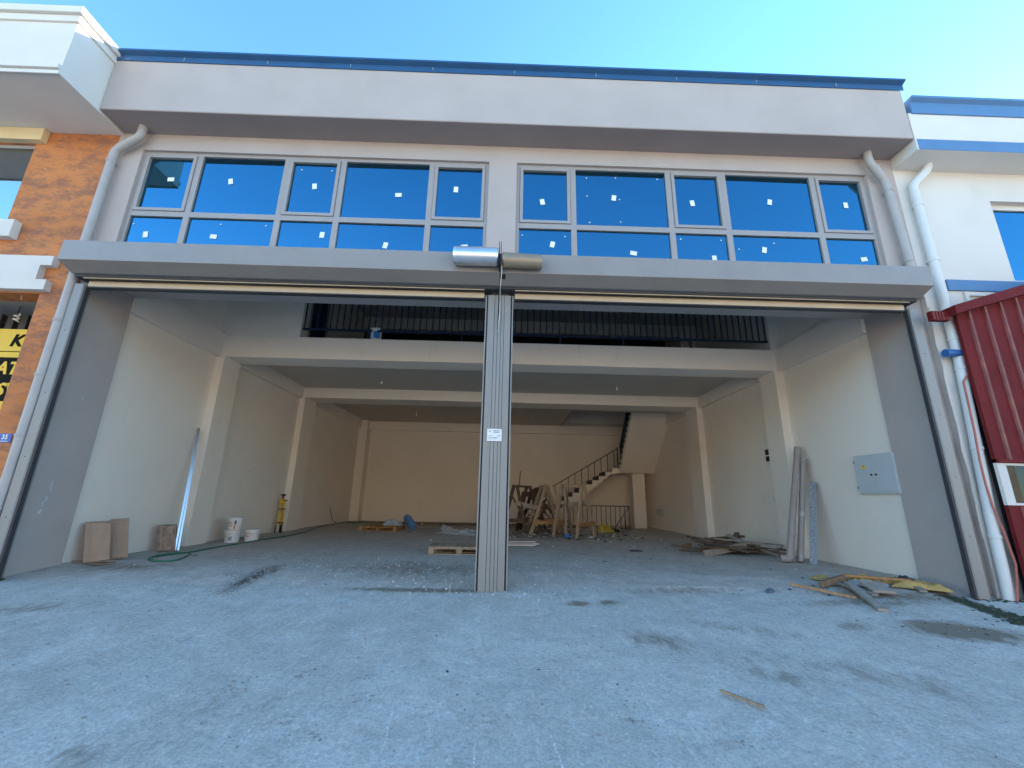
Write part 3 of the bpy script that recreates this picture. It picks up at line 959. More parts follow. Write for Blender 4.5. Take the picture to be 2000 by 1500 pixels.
# ------------------------------------------------------------------ left neighbour
L = thing('neighbour_building', 'orange plastered building with white parapet at the left edge', 'building', (0, 0, 0))
slab(-16, XP0, -0.4, 6.66, YW, 0.42, [(-11.0, -7.62, 4.96, 6.42), (-10.6, -6.76, -0.5, 3.80)]).build('front_wall', 'orange_plaster', L)
LX = -6.285
par = MB().prism([(-0.93, 6.66), (0.9, 6.66), (0.9, 7.70), (-0.93, 7.70)], 'x', -16, LX).build('parapet', 'nb_white', L)
for (z0, z1, o) in ((7.60, 7.72, 0.03), (7.72, 7.84, 0.075)):
    MB().box(-16, LX + o, -0.93 - o, 1.0, z0 + 0.001, z1).build('cornice_moulding', 'nb_white', par, bevel=0.008)
for (z0, z1, o) in ((6.64, 6.70, 0.02), (6.72, 6.80, 0.045)):
    MB().box(-16, LX + 0.003, -0.932 - o, -0.929, z0, z1).build('cornice_moulding', 'nb_white', par, bevel=0.006)
MB().box(-16, XP0 - 0.02, 1.25, 12, 0.2, 7.4).build('body', 'nb_white', L)
MB().box(-16, XP0 - 0.02, 0.60, 1.25, 3.92, 7.4).build('upper_body', 'nb_white', L)
MB().box(-6.70, XP0 - 0.02, 0.421, 1.25, -0.3, 3.79).build('shop_side_wall', 'orange_plaster', L)
MB().box(-11.2, -7.45, 0.02, YW - 0.002, 6.43, 6.655).build('window_head', 'cream_trim', L, bevel=0.005)
wn = slab(-11.0, -7.62, 4.96, 6.42, 0.15, 0.22, [(-10.97, -9.4, 4.99, 6.36), (-9.37, -7.64, 4.99, 6.36)]).build('window', 'frame_metal', L)
for (a, b) in ((-10.97, -9.4), (-9.37, -7.64)):
    MB().box(a, b, 0.165, 0.173, 4.99, 6.36).build('pane', 'grey_glass', wn)
MB().box(-11.0, -7.68, 0.40, 0.415, 4.97, 6.41).build('blind', 'grey_trim', wn)
MB().box(-11.2, -7.36, 0.0, YW - 0.002, 4.66, 4.95).build('window_sill', 'nb_white', L, bevel=0.006)
bd = MB().prism([(-11, 4.36), (-6.62, 4.36), (-6.62, 4.21), (-6.78, 4.21), (-6.78, 3.98), (-6.62, 3.98), (-6.62, 3.82), (-11, 3.82)], 'y', 0.02, YW - 0.002).build('band_moulding', 'nb_white', L)
# shopfront recess
MB().box(-10.6, -6.70, 0.421, 1.2, 3.80, 3.9).build('recess_soffit', 'grey_trim', L)
MB().box(-10.6, -6.76, 1.0, 1.05, -0.4, 3.80).build('shop_front', 'dark_void', L)
sl = None
for i in range(16):
    x = -10.2 + i * 0.21
    if sl is None:
        sl = MB().box(0, 0.11, -0.05, 0, 0, 0.5).build('slat', 'slat_dark', L, loc=(x, 0.99, 3.3))
    else:
        share(sl, 'slat', L, (x, 0.99, 3.3))
SG = thing('shop_sign', 'yellow and black shop sign boards behind the orange pier', 'sign', (-8.2, 0.66, 2.2))
s1 = MB().box(-1.6, 1.35, 0, 0.03, 0.88, 1.24).build('sign_board', 'sign_yellow', SG)
s2 = MB().box(-1.6, 1.35, 0, 0.03, 0.78, 0.865).build('sign_board', 'sign_yellow', SG)
s3 = MB().box(-1.6, 1.35, 0, 0.03, 0.10, 0.775).build('sign_board', 'sign_black', SG)
s4 = MB().box(-1.6, 1.35, 0, 0.03, -0.55, 0.095).build('sign_board', 'sign_yellow', SG)
text_mesh('K', 0.27, 'lettering', 'sign_black', s1, (0.70, -0.003, 1.045), (R(90), 0, 0), shear=0.25, bold=0.008)
text_mesh('AT', 0.27, 'lettering', 'sign_yellow', s3, (0.70, -0.003, 0.60), (R(90), 0, 0), shear=0.2, bold=0.008)
text_mesh('SV', 0.27, 'lettering', 'sign_yellow', s3, (0.78, -0.003, 0.265), (R(90), 0, 0), shear=0.2, bold=0.008)
hb = thing('hanging_bulb', 'white spiral bulb hanging under the white band on the left', 'bulb', (-7.55, 0.6, 3.80))
MB().tube([(0, 0, 0), (0, 0, -0.12)], 0.008, 6).build('wire', 'cable_black', hb)
pts = [(0.03 * math.cos(a * 0.9), 0.03 * math.sin(a * 0.9), -0.13 - a * 0.008) for a in range(16)]
MB().tube(pts, 0.013, 6).build('spiral_tube', 'bulb_white', hb, smooth=True)
hk = MB().tube([(0, 0, 0), (0, 0, -0.05), (0.02, 0, -0.065)], 0.006, 6).build('ceiling_hook', 'galvanised', loc=(-7.1, 0.2, 3.80))
tag(hk, 'small metal hook under the white band on the left', 'hook')
npl = thing('house_number_plate', 'small blue house number plate on the orange pier', 'number plate', (-6.565, 0.112, 1.69))
MB().box(-0.085, 0.085, -0.004, 0.004, -0.06, 0.06).build('plate', 'plate_blue', npl, bevel=0.003)
text_mesh('35', 0.085, 'lettering', 'paper', npl, (0, -0.006, 0.012), (R(90), 0, 0), depth=0.001, bold=0.002)
MB().box(-0.05, 0.05, -0.0055, -0.0045, -0.045, -0.037).build('rule_line', 'paper', npl)

# ------------------------------------------------------------------ right neighbour
N = thing('neighbour_building', 'white rendered building with blue bands at the right edge', 'building', (0, 0, 0))
slab(XP1 + 0.004, 26, -0.4, 6.50, YW, 0.40, [(7.99, 11.5, 4.50, 5.96)]).build('front_wall', 'nb_white', N)
MB().box(XP1 + 0.02, 26, 0.40, 12, 0.2, 7.0).build('body', 'nb_white', N)
nf = MB().box(6.475, 26, -0.33, 1.0, 6.50, 7.22).build('fascia', 'nb_white', N, bevel=0.008)
MB().box(6.50, 26, -0.336, -0.331, 6.503, 6.70).build('blue_band', 'blue_paint', nf)
MB().prism([(-0.35, 7.20), (0.8, 7.20), (0.8, 7.50), (-0.41, 7.50), (-0.41, 7.46), (-0.35, 7.42)], 'x', 6.53, 26).build('roof_flashing', 'blue_paint', nf)
MB().box(6.86, 26, 0.09, YW - 0.002, 4.29, 4.47).build('blue_band', 'blue_paint', N)
wn2 = slab(7.99, 11.5, 4.50, 5.96, 0.22, 0.30, [(8.05, 9.7, 4.56, 5.87), (9.76, 11.44, 4.56, 5.87)]).build('window', 'nb_white', N)
for (a, b) in ((8.05, 9.7), (9.76, 11.44)):
    MB().box(a, b, 0.25, 0.258, 4.56, 5.87).build('pane', 'blue_glass', wn2)
slab(7.08, 8.6, 3.4, 4.26, 0.08, YW - 0.003, [(7.14, 8.54, 3.4, 4.20)]).build('window_trim', 'nb_white', N)
dp3 = drainpipe(N, smooth_path([(6.93, -0.02, 6.52), (6.93, -0.02, 6.43), (6.645, 0.03, 6.13), (6.66, 0.03, 4.5), (6.645, 0.03, 3.1), (6.50, 0.03, 0.9), (6.47, 0.03, -0.06)]), 0.062, 'pvc_white',
                [(6.652, 0.03, 5.75), (6.66, 0.03, 4.75), (6.648, 0.03, 3.45), (6.645, 0.03, 3.0), (6.565, 0.03, 1.85), (6.495, 0.03, 0.7)])
# cement strip between the two units
rag = []
for i in range(24):
    z = -0.1 + i * 0.175
    rag.append((XP1 - 0.03 + 0.02 * mnoise.noise(Vector((z * 3.1, 0, 5))) + 0.008 * RND.uniform(-1, 1) + 0.012 * (z - 2), z))
poly = rag + [(XP1 + 0.02, 4.0), (XP1 + 0.02, -0.1)]
MB().prism(poly, 'y', 0.105, 0.119).build('render_edge', 'nb_white', N)
bf = MB()
bf.tube([(6.43, -0.0, 3.22), (6.76, 0.0, 3.22)], 0.055, 14)
bfo = tag(bf.build('pipe_clamp', 'blue_fitting', smooth=True), 'blue plastic clamp behind the white drainpipe by the red shed', 'clamp')
cb = MB().tube([(6.62, -0.05, 2.88), (6.555, -0.03, 2.78), (6.53, -0.04, 2.4), (6.50, -0.05, 2.03), (6.47, -0.05, 1.68), (6.465, -0.05, 1.37), (6.48, -0.05, 1.1), (6.53, -0.06, 0.75), (6.57, -0.06, 0.38), (6.52, -0.06, 0.15), (6.46, -0.06, -0.05)], 0.013, 8)
tag(cb.build('red_cable', 'cable_red', smooth=True), 'dull red cable hanging beside the white drainpipe on the right', 'cable')
wv = MB().tube([(6.66, -0.05, 2.9), (6.70, -0.06, 2.6), (6.66, -0.06, 2.2), (6.69, -0.06, 1.95), (6.63, -0.06, 1.85), (6.66, -0.06, 1.72), (6.72, -0.06, 1.62)], 0.004, 5)
tag(wv.build('thin_wire', 'cable_black'), 'thin dark wire trailing down the white drainpipe', 'wire')

# ------------------------------------------------------------------ red shed
S = thing('metal_shed', 'red corrugated metal shed with sloping eave at the right edge', 'shed', (6.61, -0.12, 0.0))
SH = 0.0


def eave_z(x):
    return 3.80 + (x - 0.0) * 0.315


panel = MB()
panel.prism([(0.0, 1.64), (3.4, 1.64), (3.4, eave_z(3.4)), (0.0, eave_z(0.0))], 'y', 0.0, 0.05)
po = panel.build('wall_sheet', 'shed_red', S)
MB().box(0.0, 3.4, 0.0, 0.05, -0.15, 1.10).build('wall_sheet', 'shed_red', S)
for i in range(13):
    x = 0.16 + i * 0.255
    MB().prism([(x, 0.0), (x + 0.012, -0.022), (x + 0.046, -0.022), (x + 0.058, 0.0)], 'z', 1.66, eave_z(x) - 0.01).build('rib', 'shed_rib', S)
    MB().prism([(x, 0.0), (x + 0.012, -0.022), (x + 0.046, -0.022), (x + 0.058, 0.0)], 'z', -0.15, 1.08).build('rib', 'shed_rib', S)
MB().box(0.0, 3.4, -0.03, 0.05, 1.645, 1.69).build('trim', 'shed_red', S)
# fascia board along the eave
fb = MB()
fb.add([(-0.17, -0.16, eave_z(-0.17) - 0.03), (3.5, -0.16, eave_z(3.5) - 0.03), (3.5, -0.16, eave_z(3.5) + 0.13), (-0.17, -0.16, eave_z(-0.17) + 0.10),
        (-0.17, 0.04, eave_z(-0.17) - 0.03), (3.5, 0.04, eave_z(3.5) - 0.03), (3.5, 0.04, eave_z(3.5) + 0.13), (-0.17, 0.04, eave_z(-0.17) + 0.10)],
       [(0, 1, 2, 3), (7, 6, 5, 4), (0, 4, 5, 1), (1, 5, 6, 2), (2, 6, 7, 3), (3, 7, 4, 0)])
fb.build('eave_trim', 'shed_red', S)
gt = MB().box(-0.42, -0.16, -0.05, 0.02, eave_z(-0.2) - 0.08, eave_z(-0.2) + 0.06).build('gutter_end', 'shed_red', S, rot=None)
for i in range(4):
    MB().box(-0.40 + i * 0.045, -0.385 + i * 0.045, -0.056, -0.05, eave_z(-0.2) - 0.07, eave_z(-0.2) + 0.05).build('gutter_rib', 'shed_rib', gt)
wf = slab(0.0, 3.4, 1.10, 1.64, 0.0, 0.045, [(0.12, 1.2, 1.13, 1.61), (1.3, 2.3, 1.13, 1.61), (2.4, 3.3, 1.13, 1.61)]).build('window', 'nb_white', S)
for (a, b) in ((0.12, 1.2), (1.3, 2.3), (2.4, 3.3)):
    MB().box(a, b, 0.02, 0.026, 1.13, 1.61).build('pane', 'shed_glass', wf)
MB().box(0.11, 3.38, 0.17, 0.19, 0.0, 3.7).build('dark_backing', 'dark_void', S)  # added black panel, its colour giving the dim shed interior behind the panes
for (a, b, z, m) in ((0.24, 0.34, 1.5, 'galvanised'), (0.36, 0.42, 1.25, 'wood_grey'), (0.45, 0.55, 1.35, 'paper')):
    MB().beam((a, 0.12, z), (b, 0.14, z - 0.22), 0.05, 0.03).build('stored_slat', m, S)

# ------------------------------------------------------------------ fixed and loose things in the bay
npp = thing('notice_plate', 'small white notice plate fixed to the grey centre post', 'notice', (-0.066, -0.008, 1.87))
MB().box(-0.098, 0.098, -0.003, 0.003, -0.082, 0.082).build('plate', 'paper', npp, bevel=0.002)
MB().prism([(-0.075, 0.040), (-0.045, 0.040), (-0.060, 0.062)], 'y', -0.0045, -0.0035).build('emblem', 'pink_print', npp)
for (a, b, z, h) in ((-0.02, 0.065, 0.056, 0.012), (-0.015, 0.065, 0.036, 0.012), (-0.08, -0.03, -0.012, 0.004), (-0.08, 0.055, -0.035, 0.006), (-0.02, 0.03, -0.036, 0.007), (-0.08, 0.03, -0.055, 0.005), (0.05, 0.08, -0.01, 0.012)):
    MB().box(a, b, -0.0045, -0.0035, z - h / 2, z + h / 2).build('print_line', 'grey_print', npp)
for x in (-0.085, 0.085):
    MB().lathe([(0.005, 0), (0.005, 0.003)], 8).build('screw', 'black_plastic', npp, loc=(x, -0.003, 0.070), rot=(R(90), 0, 0))

ec = thing('electrical_cabinet', 'pale grey electrical cabinet with two doors and warning triangle', 'cabinet', (XR, 1.34, 1.25))
MB().box(-0.06, 0.0, -0.39, 0.39, 0.0, 0.64).build('case', 'cabinet_grey', ec, bevel=0.006)
for (a, b) in ((-0.378, -0.002), (0.002, 0.378)):
    MB().box(-0.072, -0.0605, a, b, 0.03, 0.628).build('door', 'cabinet_grey', ec, bevel=0.003)
for y in (-0.045, 0.045):
    MB().beam((-0.08, y, 0.30), (-0.08, y + 0.03, 0.315), 0.014, 0.022).build('handle', 'black_plastic', ec)
for z in (0.10, 0.53):
    MB().box(-0.075, -0.061, 0.377, 0.388, z - 0.025, z + 0.025).build('hinge', 'black_plastic', ec)
tri = MB().prism([(0.245, 0.41), (0.145, 0.41), (0.195, 0.50)], 'x', -0.0745, -0.0725).build('warning_sign', 'warn_yellow', ec)
MB().prism([(0.205, 0.475), (0.185, 0.45), (0.195, 0.448), (0.183, 0.425), (0.208, 0.455), (0.197, 0.457)], 'x', -0.0755, -0.0747).build('bolt_symbol', 'black_plastic', tri)


def hz(x, y):
    return height(x, y)


def carton(name, loc, rz, dims, mat, label, flaps=True, lean=(0, 0)):
    t = thing(name, label, 'box', loc, rz)
    lx = lean[0] * math.cos(rz) + lean[1] * math.sin(rz)
    ly = -lean[0] * math.sin(rz) + lean[1] * math.cos(rz)
    w, d, h = dims
    mb = MB()
    j = lambda a: a + RND.uniform(-0.008, 0.008)
    vs = [(j(-w / 2), j(-d / 2), 0), (j(w / 2), j(-d / 2), 0), (j(w / 2), j(d / 2), 0), (j(-w / 2), j(d / 2), 0),
          (j(-w / 2 + lx), j(-d / 2 + ly), j(h)), (j(w / 2 + lx), j(-d / 2 + ly), j(h)), (j(w / 2 + lx), j(d / 2 + ly), j(h)), (j(-w / 2 + lx), j(d / 2 + ly), j(h))]
    mb.add(vs, [(0, 3, 2, 1), (4, 5, 6, 7), (0, 1, 5, 4), (1, 2, 6, 5), (2, 3, 7, 6), (3, 0, 4, 7)])
    mb.build('carton', mat, t, bevel=0.006)
    MB().beam((-w * 0.30, -d / 2 - 0.009, 0.02), (-w * 0.30 + lx * 0.96, -d / 2 - 0.009 + ly * 0.96, h * 0.96), 0.022, 0.002, up=(0, -1, 0)).build('fold_strip', 'tape', t)
    if flaps:
        MB().beam((-w / 2 + lx, ly, h + 0.006), (w / 2 + lx, ly + 0.01, h + 0.022), d * 0.95, 0.006).build('flap', mat, t)
        MB().beam((-w / 2 + 0.02, -d / 2 - 0.05, 0.012), (w / 2 - 0.03, -d / 2 - 0.06, 0.02), 0.12, 0.008).build('flap', mat, t)
    return t


carton('cardboard_box', (-5.90, 1.20, hz(-5.98, 1.2)), 0.72, (0.29, 0.12, 0.55), 'cardboard', 'wide upright cardboard box nearest the left pier', True, (-0.16, 0.05))
carton('cardboard_box', (-5.93, 1.60, hz(-6.0, 1.7)), 0.74, (0.22, 0.12, 0.57), 'cardboard', 'narrow tall cardboard box behind the wide one', True, (-0.16, 0.05))
carton('cardboard_box', (-5.93, 2.60, hz(-5.98, 2.6)), 0.55, (0.27, 0.16, 0.43), 'cardboard_worn', 'short worn dark brown carton beside the aluminium strips', True, (-0.10, 0.03))
scrap = MB()
for i in range(9):
    x, y = RND.uniform(-6.15, -5.5), RND.uniform(0.95, 1.2)
    a = RND.uniform(0, 3.1)
    l = RND.uniform(0.05, 0.14)
    z = hz(x, y) + 0.012
    scrap.beam((x - l * math.cos(a), y - l * math.sin(a), z), (x + l * math.cos(a), y + l * math.sin(a), z + RND.uniform(0, 0.04)), RND.uniform(0.05, 0.12), 0.004)
tag(scrap.build('cardboard_scraps', 'cardboard'), 'torn cardboard scraps on the floor at the left pier', 'scraps', kind='stuff')

for (dx, dy, dt, lab) in ((0.0, 0.0, 0.0, 'left shiny aluminium strip leaning on the left wall'), (0.055, 0.0, 0.02, 'right shiny aluminium strip leaning on the left wall')):
    o = MB().beam((-5.80 + dx, 2.62 + dy, 0.03), (-6.235 + dt, 3.17 + dy, 2.32), 0.026, 0.016, up=(0.55, -0.8, 0.25)).build('aluminium_strip', 'aluminium')
    tag(o, lab, 'metal strip', 'aluminium strips on the left wall')


def sector(r0, r1, z0, z1, a0, a1, n=8):
    mb = MB()
    vs, fs = [], []
    for i in range(n + 1):
        a = a0 + (a1 - a0) * i / n
        vs += [(r0 * math.cos(a), r0 * math.sin(a), z0), (r1 * math.cos(a), r1 * math.sin(a), z1)]
    for i in range(n):
        fs.append((2 * i, 2 * i + 2, 2 * i + 3, 2 * i + 1))
    return mb.add(vs, fs)


def bucket(loc, h, r, label, prints, rz=0.0, lid=True):
    t = thing('plastic_bucket', label, 'bucket', loc, rz, None)
    rb = r * 0.86
    MB().lathe([(rb * 0.97, 0), (rb, 0.01), (r * 0.97, h * 0.80), (r * 0.985, h * 0.82), (r * 0.985, h * 0.86), (r * 0.97, h * 0.88), (r * 0.985, h)], 28).build('pail', 'white_plastic', t, smooth=True)
    if lid:
        MB().lathe([(r * 1.03, h * 0.93), (r * 1.05, h * 0.95), (r * 1.05, h * 1.005), (r * 1.0, h * 1.02), (r * 0.9, h * 1.01)], 28).build('lid', 'white_plastic', t, smooth=True)
    rad = lambda z: rb + (r * 0.97 - rb) * (z / (h * 0.80)) + 0.002
    for (m, a0, a1, z0, z1) in prints:
        sector(rad(z0 * h), rad(z1 * h), z0 * h, z1 * h, R(a0), R(a1)).build('print_patch', m, t)
    hp = [(r * 1.02 * math.cos(a), r * 1.02 * math.sin(a), h * 0.84 - 0.35 * h * math.sin((a - R(200)) / R(140) * math.pi)) for a in [R(200 + 140 * k / 12) for k in range(13)]]
    MB().tube(hp, 0.003, 5).build('wire_handle', 'galvanised', t)
    return t


zb = hz(-5.75, 4.2)
bucket((-5.77, 4.22, zb), 0.25, 0.158, 'lower white bucket of the stacked pair by the left wall', [('pink_print', 255, 300, 0.72, 0.76), ('grey_print', 270, 300, 0.2, 0.5)])
bucket((-5.76, 4.24, zb + 0.258), 0.25, 0.150, 'white bucket with orange logo on top of another bucket', [('orange_print', 250, 275, 0.30, 0.66), ('white_plastic', 254, 271, 0.36, 0.60), ('navy_print', 292, 306, 0.45, 0.80), ('orange_print', 288, 305, 0.06, 0.38)])
bucket((-5.50, 4.50, hz(-5.5, 4.5)), 0.25, 0.155, 'single white bucket standing beside the stacked buckets', [('pink_print', 235, 300, 0.68, 0.73), ('pink_print', 240, 280, 0.42, 0.47)])
bucket((-2.92, 3.50, 4.442), 0.29, 0.135, 'white bucket with blue label on the mezzanine edge', [('blue_print', 262, 325, 0.18, 0.74)])

# survey tripod folded against the wall
tp = thing('survey_tripod', 'folded yellow survey tripod leaning beside the left pillar', 'tripod', (-6.06, 6.80, hz(-6.0, 6.8)), 0.1)
for k in range(3):
    a = k * 2.09 - 0.5
    bx, by = 0.075 * math.cos(a), 0.075 * math.sin(a)
    tx, ty = 0.045 * math.cos(a), 0.045 * math.sin(a)
    lg = MB().beam((bx, by, 0.20), (tx - 0.03, ty + 0.05, 0.85), 0.062, 0.026, up=(math.cos(a), math.sin(a), 0)).build('leg', 'tripod_yellow', tp, bevel=0.003)
    MB().beam((bx * 1.25, by * 1.25, 0.0), (bx, by, 0.24), 0.036, 0.03, up=(math.cos(a), math.sin(a), 0)).build('foot', 'black_plastic', lg)
for z in (0.26, 0.62):
    MB().lathe([(0.095, -0.014), (0.098, 0), (0.095, 0.014)], 14, (-0.02 * z, 0.05 * z, z)).build('strap', 'black_plastic', tp)
MB().lathe([(0.085, 0.78), (0.09, 0.84), (0.06, 0.88), (0.03, 0.89)], 14, (-0.025, 0.045, 0)).build('collar', 'tripod_yellow', tp, smooth=True)
MB().lathe([(0.022, 0.88), (0.022, 0.97), (0.06, 0.98), (0.07, 1.0), (0.06, 1.025)], 14, (-0.03, 0.05, 0)).build('head', 'black_plastic', tp, smooth=True)
MB().beam((-0.02, 0.0, 0.845), (0.14, -0.02, 0.85), 0.03, 0.02).build('crank', 'black_plastic', tp)

# garden hose
hp = [(-5.10, 1.33), (-5.35, 1.45), (-5.53, 1.82), (-5.52, 2.2), (-5.36, 2.3), (-5.22, 2.18), (-5.0, 1.7), (-4.93, 1.42), (-5.1, 1.31), (-5.3, 1.42), (-5.45, 1.9), (-5.38, 2.45), (-5.42, 3.17), (-5.40, 3.8), (-5.36, 4.5), (-5.32, 5.4), (-5.33, 6.3), (-5.5, 7.4), (-5.85, 9.0), (-5.92, 10.2), (-5.93, 11.0), (-5.5, 11.6), (-5.0, 11.9)]


def spline2(pts, n=6):
    out = []
    P = [pts[0]] + list(pts) + [pts[-1]]
    for i in range(1, len(P) - 2):
        p0, p1, p2, p3 = P[i - 1], P[i], P[i + 1], P[i + 2]
        for k in range(n):
            t = k / n
            out.append(tuple(0.5 * ((2 * p1[d]) + (-p0[d] + p2[d]) * t + (2 * p0[d] - 5 * p1[d] + 4 * p2[d] - p3[d]) * t * t + (-p0[d] + 3 * p1[d] - 3 * p2[d] + p3[d]) * t ** 3) for d in range(len(p1))))
    out.append(tuple(pts[-1]))
    return out


hs_pts = [(x, y, hz(x, y) + 0.014 + (0.02 if i in range(52, 58) else 0)) for i, (x, y) in enumerate(spline2(hp))]
tag(MB().tube(hs_pts, 0.013, 8).build('garden_hose', 'hose_green', smooth=True), 'green garden hose snaking along the left side of the floor', 'hose')


def pallet(loc, rz, mat, label, w=1.2, d=0.8, boards=5):
    t = thing('wooden_pallet', label, 'pallet', loc, rz)
    bw = 0.10 if boards < 7 else 0.12
    for i in range(boards):
        x = -w / 2 + bw / 2 + i * (w - bw) / (boards - 1)
        MB().box(x - bw / 2, x + bw / 2, -d / 2, d / 2, 0.122, 0.144).build('deck_board', mat, t, bevel=0.003)
    for y in (-d / 2 + 0.05, 0, d / 2 - 0.05):
        MB().box(-w / 2 + 0.002, w / 2 - 0.002, y - 0.05, y + 0.05, 0.10, 0.1215).build('stringer_board', mat, t, bevel=0.003)
        MB().box(-w / 2 + 0.002, w / 2 - 0.002, y - 0.05, y + 0.05, 0.0, 0.0215).build('bottom_board', mat, t, bevel=0.003)
        for x in (-w / 2 + 0.055, 0, w / 2 - 0.055):
            MB().box(x - 0.05, x + 0.05, y - 0.049, y + 0.049, 0.022, 0.0995).build('block', mat, t, bevel=0.003)
    return t


pallet((-3.62, 8.35, hz(-3.6, 8.3)), -0.08, 'wood_pallet_orange', 'orange brown slatted pallet in the left half of the bay', 1.15, 0.9, 6)
pallet((-0.72, 3.16, hz(-0.7, 3.1)), 0.02, 'wood_pallet', 'pale boarded pallet just behind the centre post', 1.15, 0.75, 9)


# crumpled things
def crumple(name, loc, rz, sx, sy, h, mat, label, cat, seed=0, n=14, flat=0.0, kind=None):
    mb = MB()
    vs, fs = [], []
    for j in range(n + 1):
        for i in range(n + 1):
            u, v = i / n * 2 - 1, j / n * 2 - 1
            e = max(0.0, 1 - max(abs(u), abs(v)) ** 4)
            q = Vector((u * 2.2 + seed, v * 2.2, seed * 0.7))
            z = h * e * (0.45 + 0.9 * abs(mnoise.noise(q)) + 0.35 * mnoise.noise(q * 3)) * (1 - flat) + 0.004
            dx, dy = 0.22 * mnoise.noise(q * 0.7 + Vector((9, 0, 0))), 0.22 * mnoise.noise(q * 0.7 + Vector((0, 9, 0)))
            vs.append(((u + dx) * sx / 2, (v + dy) * sy / 2, max(z, 0.004)))
    for j in range(n):
        for i in range(n):
            a = j * (n + 1) + i
            fs.append((a, a + 1, a + n + 2, a + n + 1))
    mb.add(vs, fs)
    o = mb.build(name, mat, loc=loc, rot=(0, 0, rz))
    md = o.modifiers.new('thickness', 'SOLIDIFY')
    md.thickness = 0.004
    return tag(o, label, cat)


crumple('plastic_sheet', (-1.15, 7.5, hz(-1.1, 7.5)), -0.5, 1.35, 0.55, 0.16, 'sheet_plastic', 'crumpled pale plastic sheet left of the centre post', 'sheet', 3)
crumple('plastic_scrap', (-1.75, 9.1, hz(-1.7, 9.1)), 0.4, 0.4, 0.3, 0.15, 'sheet_plastic', 'small crumpled plastic scrap behind the pale sheet', 'scrap', 8)
crumple('rubbish_heap', (-3.35, 8.5, hz(-3.4, 8.4) + 0.145), 0.2, 0.6, 0.5, 0.18, 'sheet_plastic', 'heap of mixed rubbish lying on the orange pallet', 'rubbish', 5)
sack = MB().tube([(0, 0, 0.02), (0.02, 0, 0.10), (0.05, 0, 0.3), (0.08, 0, 0.5), (0.10, 0, 0.62), (0.10, 0, 0.66)], [0.10, 0.13, 0.12, 0.125, 0.10, 0.05], 14)
so = sack.build('blue_sack', 'blue_sack', smooth=True, loc=(-2.62, 8.15, hz(-2.6, 8.1) + 0.10), rot=(0.0, R(-72), R(-52)))
tag(so, 'blue rolled sack leaning at the end of the orange pallet', 'sack')
bo = crumple('yellow_bag', (3.62, 9.5, hz(3.6, 9.5)), 0.1, 0.55, 0.35, 0.24, 'yellow_bag', 'yellow bag on the floor before the basement guard rail', 'bag', 12)
crumple('black_bag', (3.98, 9.62, hz(4, 9.6)), 0.3, 0.3, 0.25, 0.12, 'black_plastic', 'small black bag right of the yellow bag', 'bag', 15)
for i, (y, l, lab) in enumerate(((5.25, 0.75, 'rearmost thin metal profile lying right of the centre post'), (4.85, 0.8, 'middle thin metal profile lying right of the centre post'), (4.6, 0.7, 'nearest thin metal profile lying right of the centre post'))):
    z = hz(0.6, y) + 0.018
    o = MB().beam((0.15, y, z), (0.15 + l, y + 0.12 - 0.05 * i, z + 0.005), 0.09, 0.03).build('metal_profile', 'galvanised')
    tag(o, lab, 'metal profile', 'metal profiles on the floor by the post')


# trestles
def trestle(loc, rz, label, H=1.48, spread=0.56, length=0.75, mats=('wood_pallet', 'wood_new'), brace=True):
    t = thing('wooden_trestle', label, 'trestle', loc, rz, 'wooden trestles before the stair')
    W, T = 0.105, 0.05
    MB().beam((0, -length / 2 - 0.06, H - 0.03), (0, length / 2 + 0.06, H - 0.03), 0.08, 0.06).build('top_beam', mats[0], t, bevel=0.004)
    for y in (-length / 2, length / 2):
        for s in (-1, 1):
            MB().beam((s * spread, y * 1.12, 0.0), (s * 0.06, y, H), W, T, up=(0, 1, 0)).build('leg', mats[0], t, bevel=0.004)
        zz = 0.34
        k = 1 - zz / H
        yo = y * 1.12 + (-0.05 if y < 0 else 0.05)
        MB().beam((-spread * k - 0.06, yo, zz), (spread * k + 0.06, yo, zz + 0.05), 0.035, 0.11).build('cross_bar', mats[1], t, bevel=0.004)
    if brace:
        MB().beam((-0.14, -length / 2 - 0.05, H - 0.30), (0.26, -length / 2 - 0.055, H - 0.78), 0.03, 0.075, up=(0, 1, 0)).build('brace', mats[0], t)
    return t


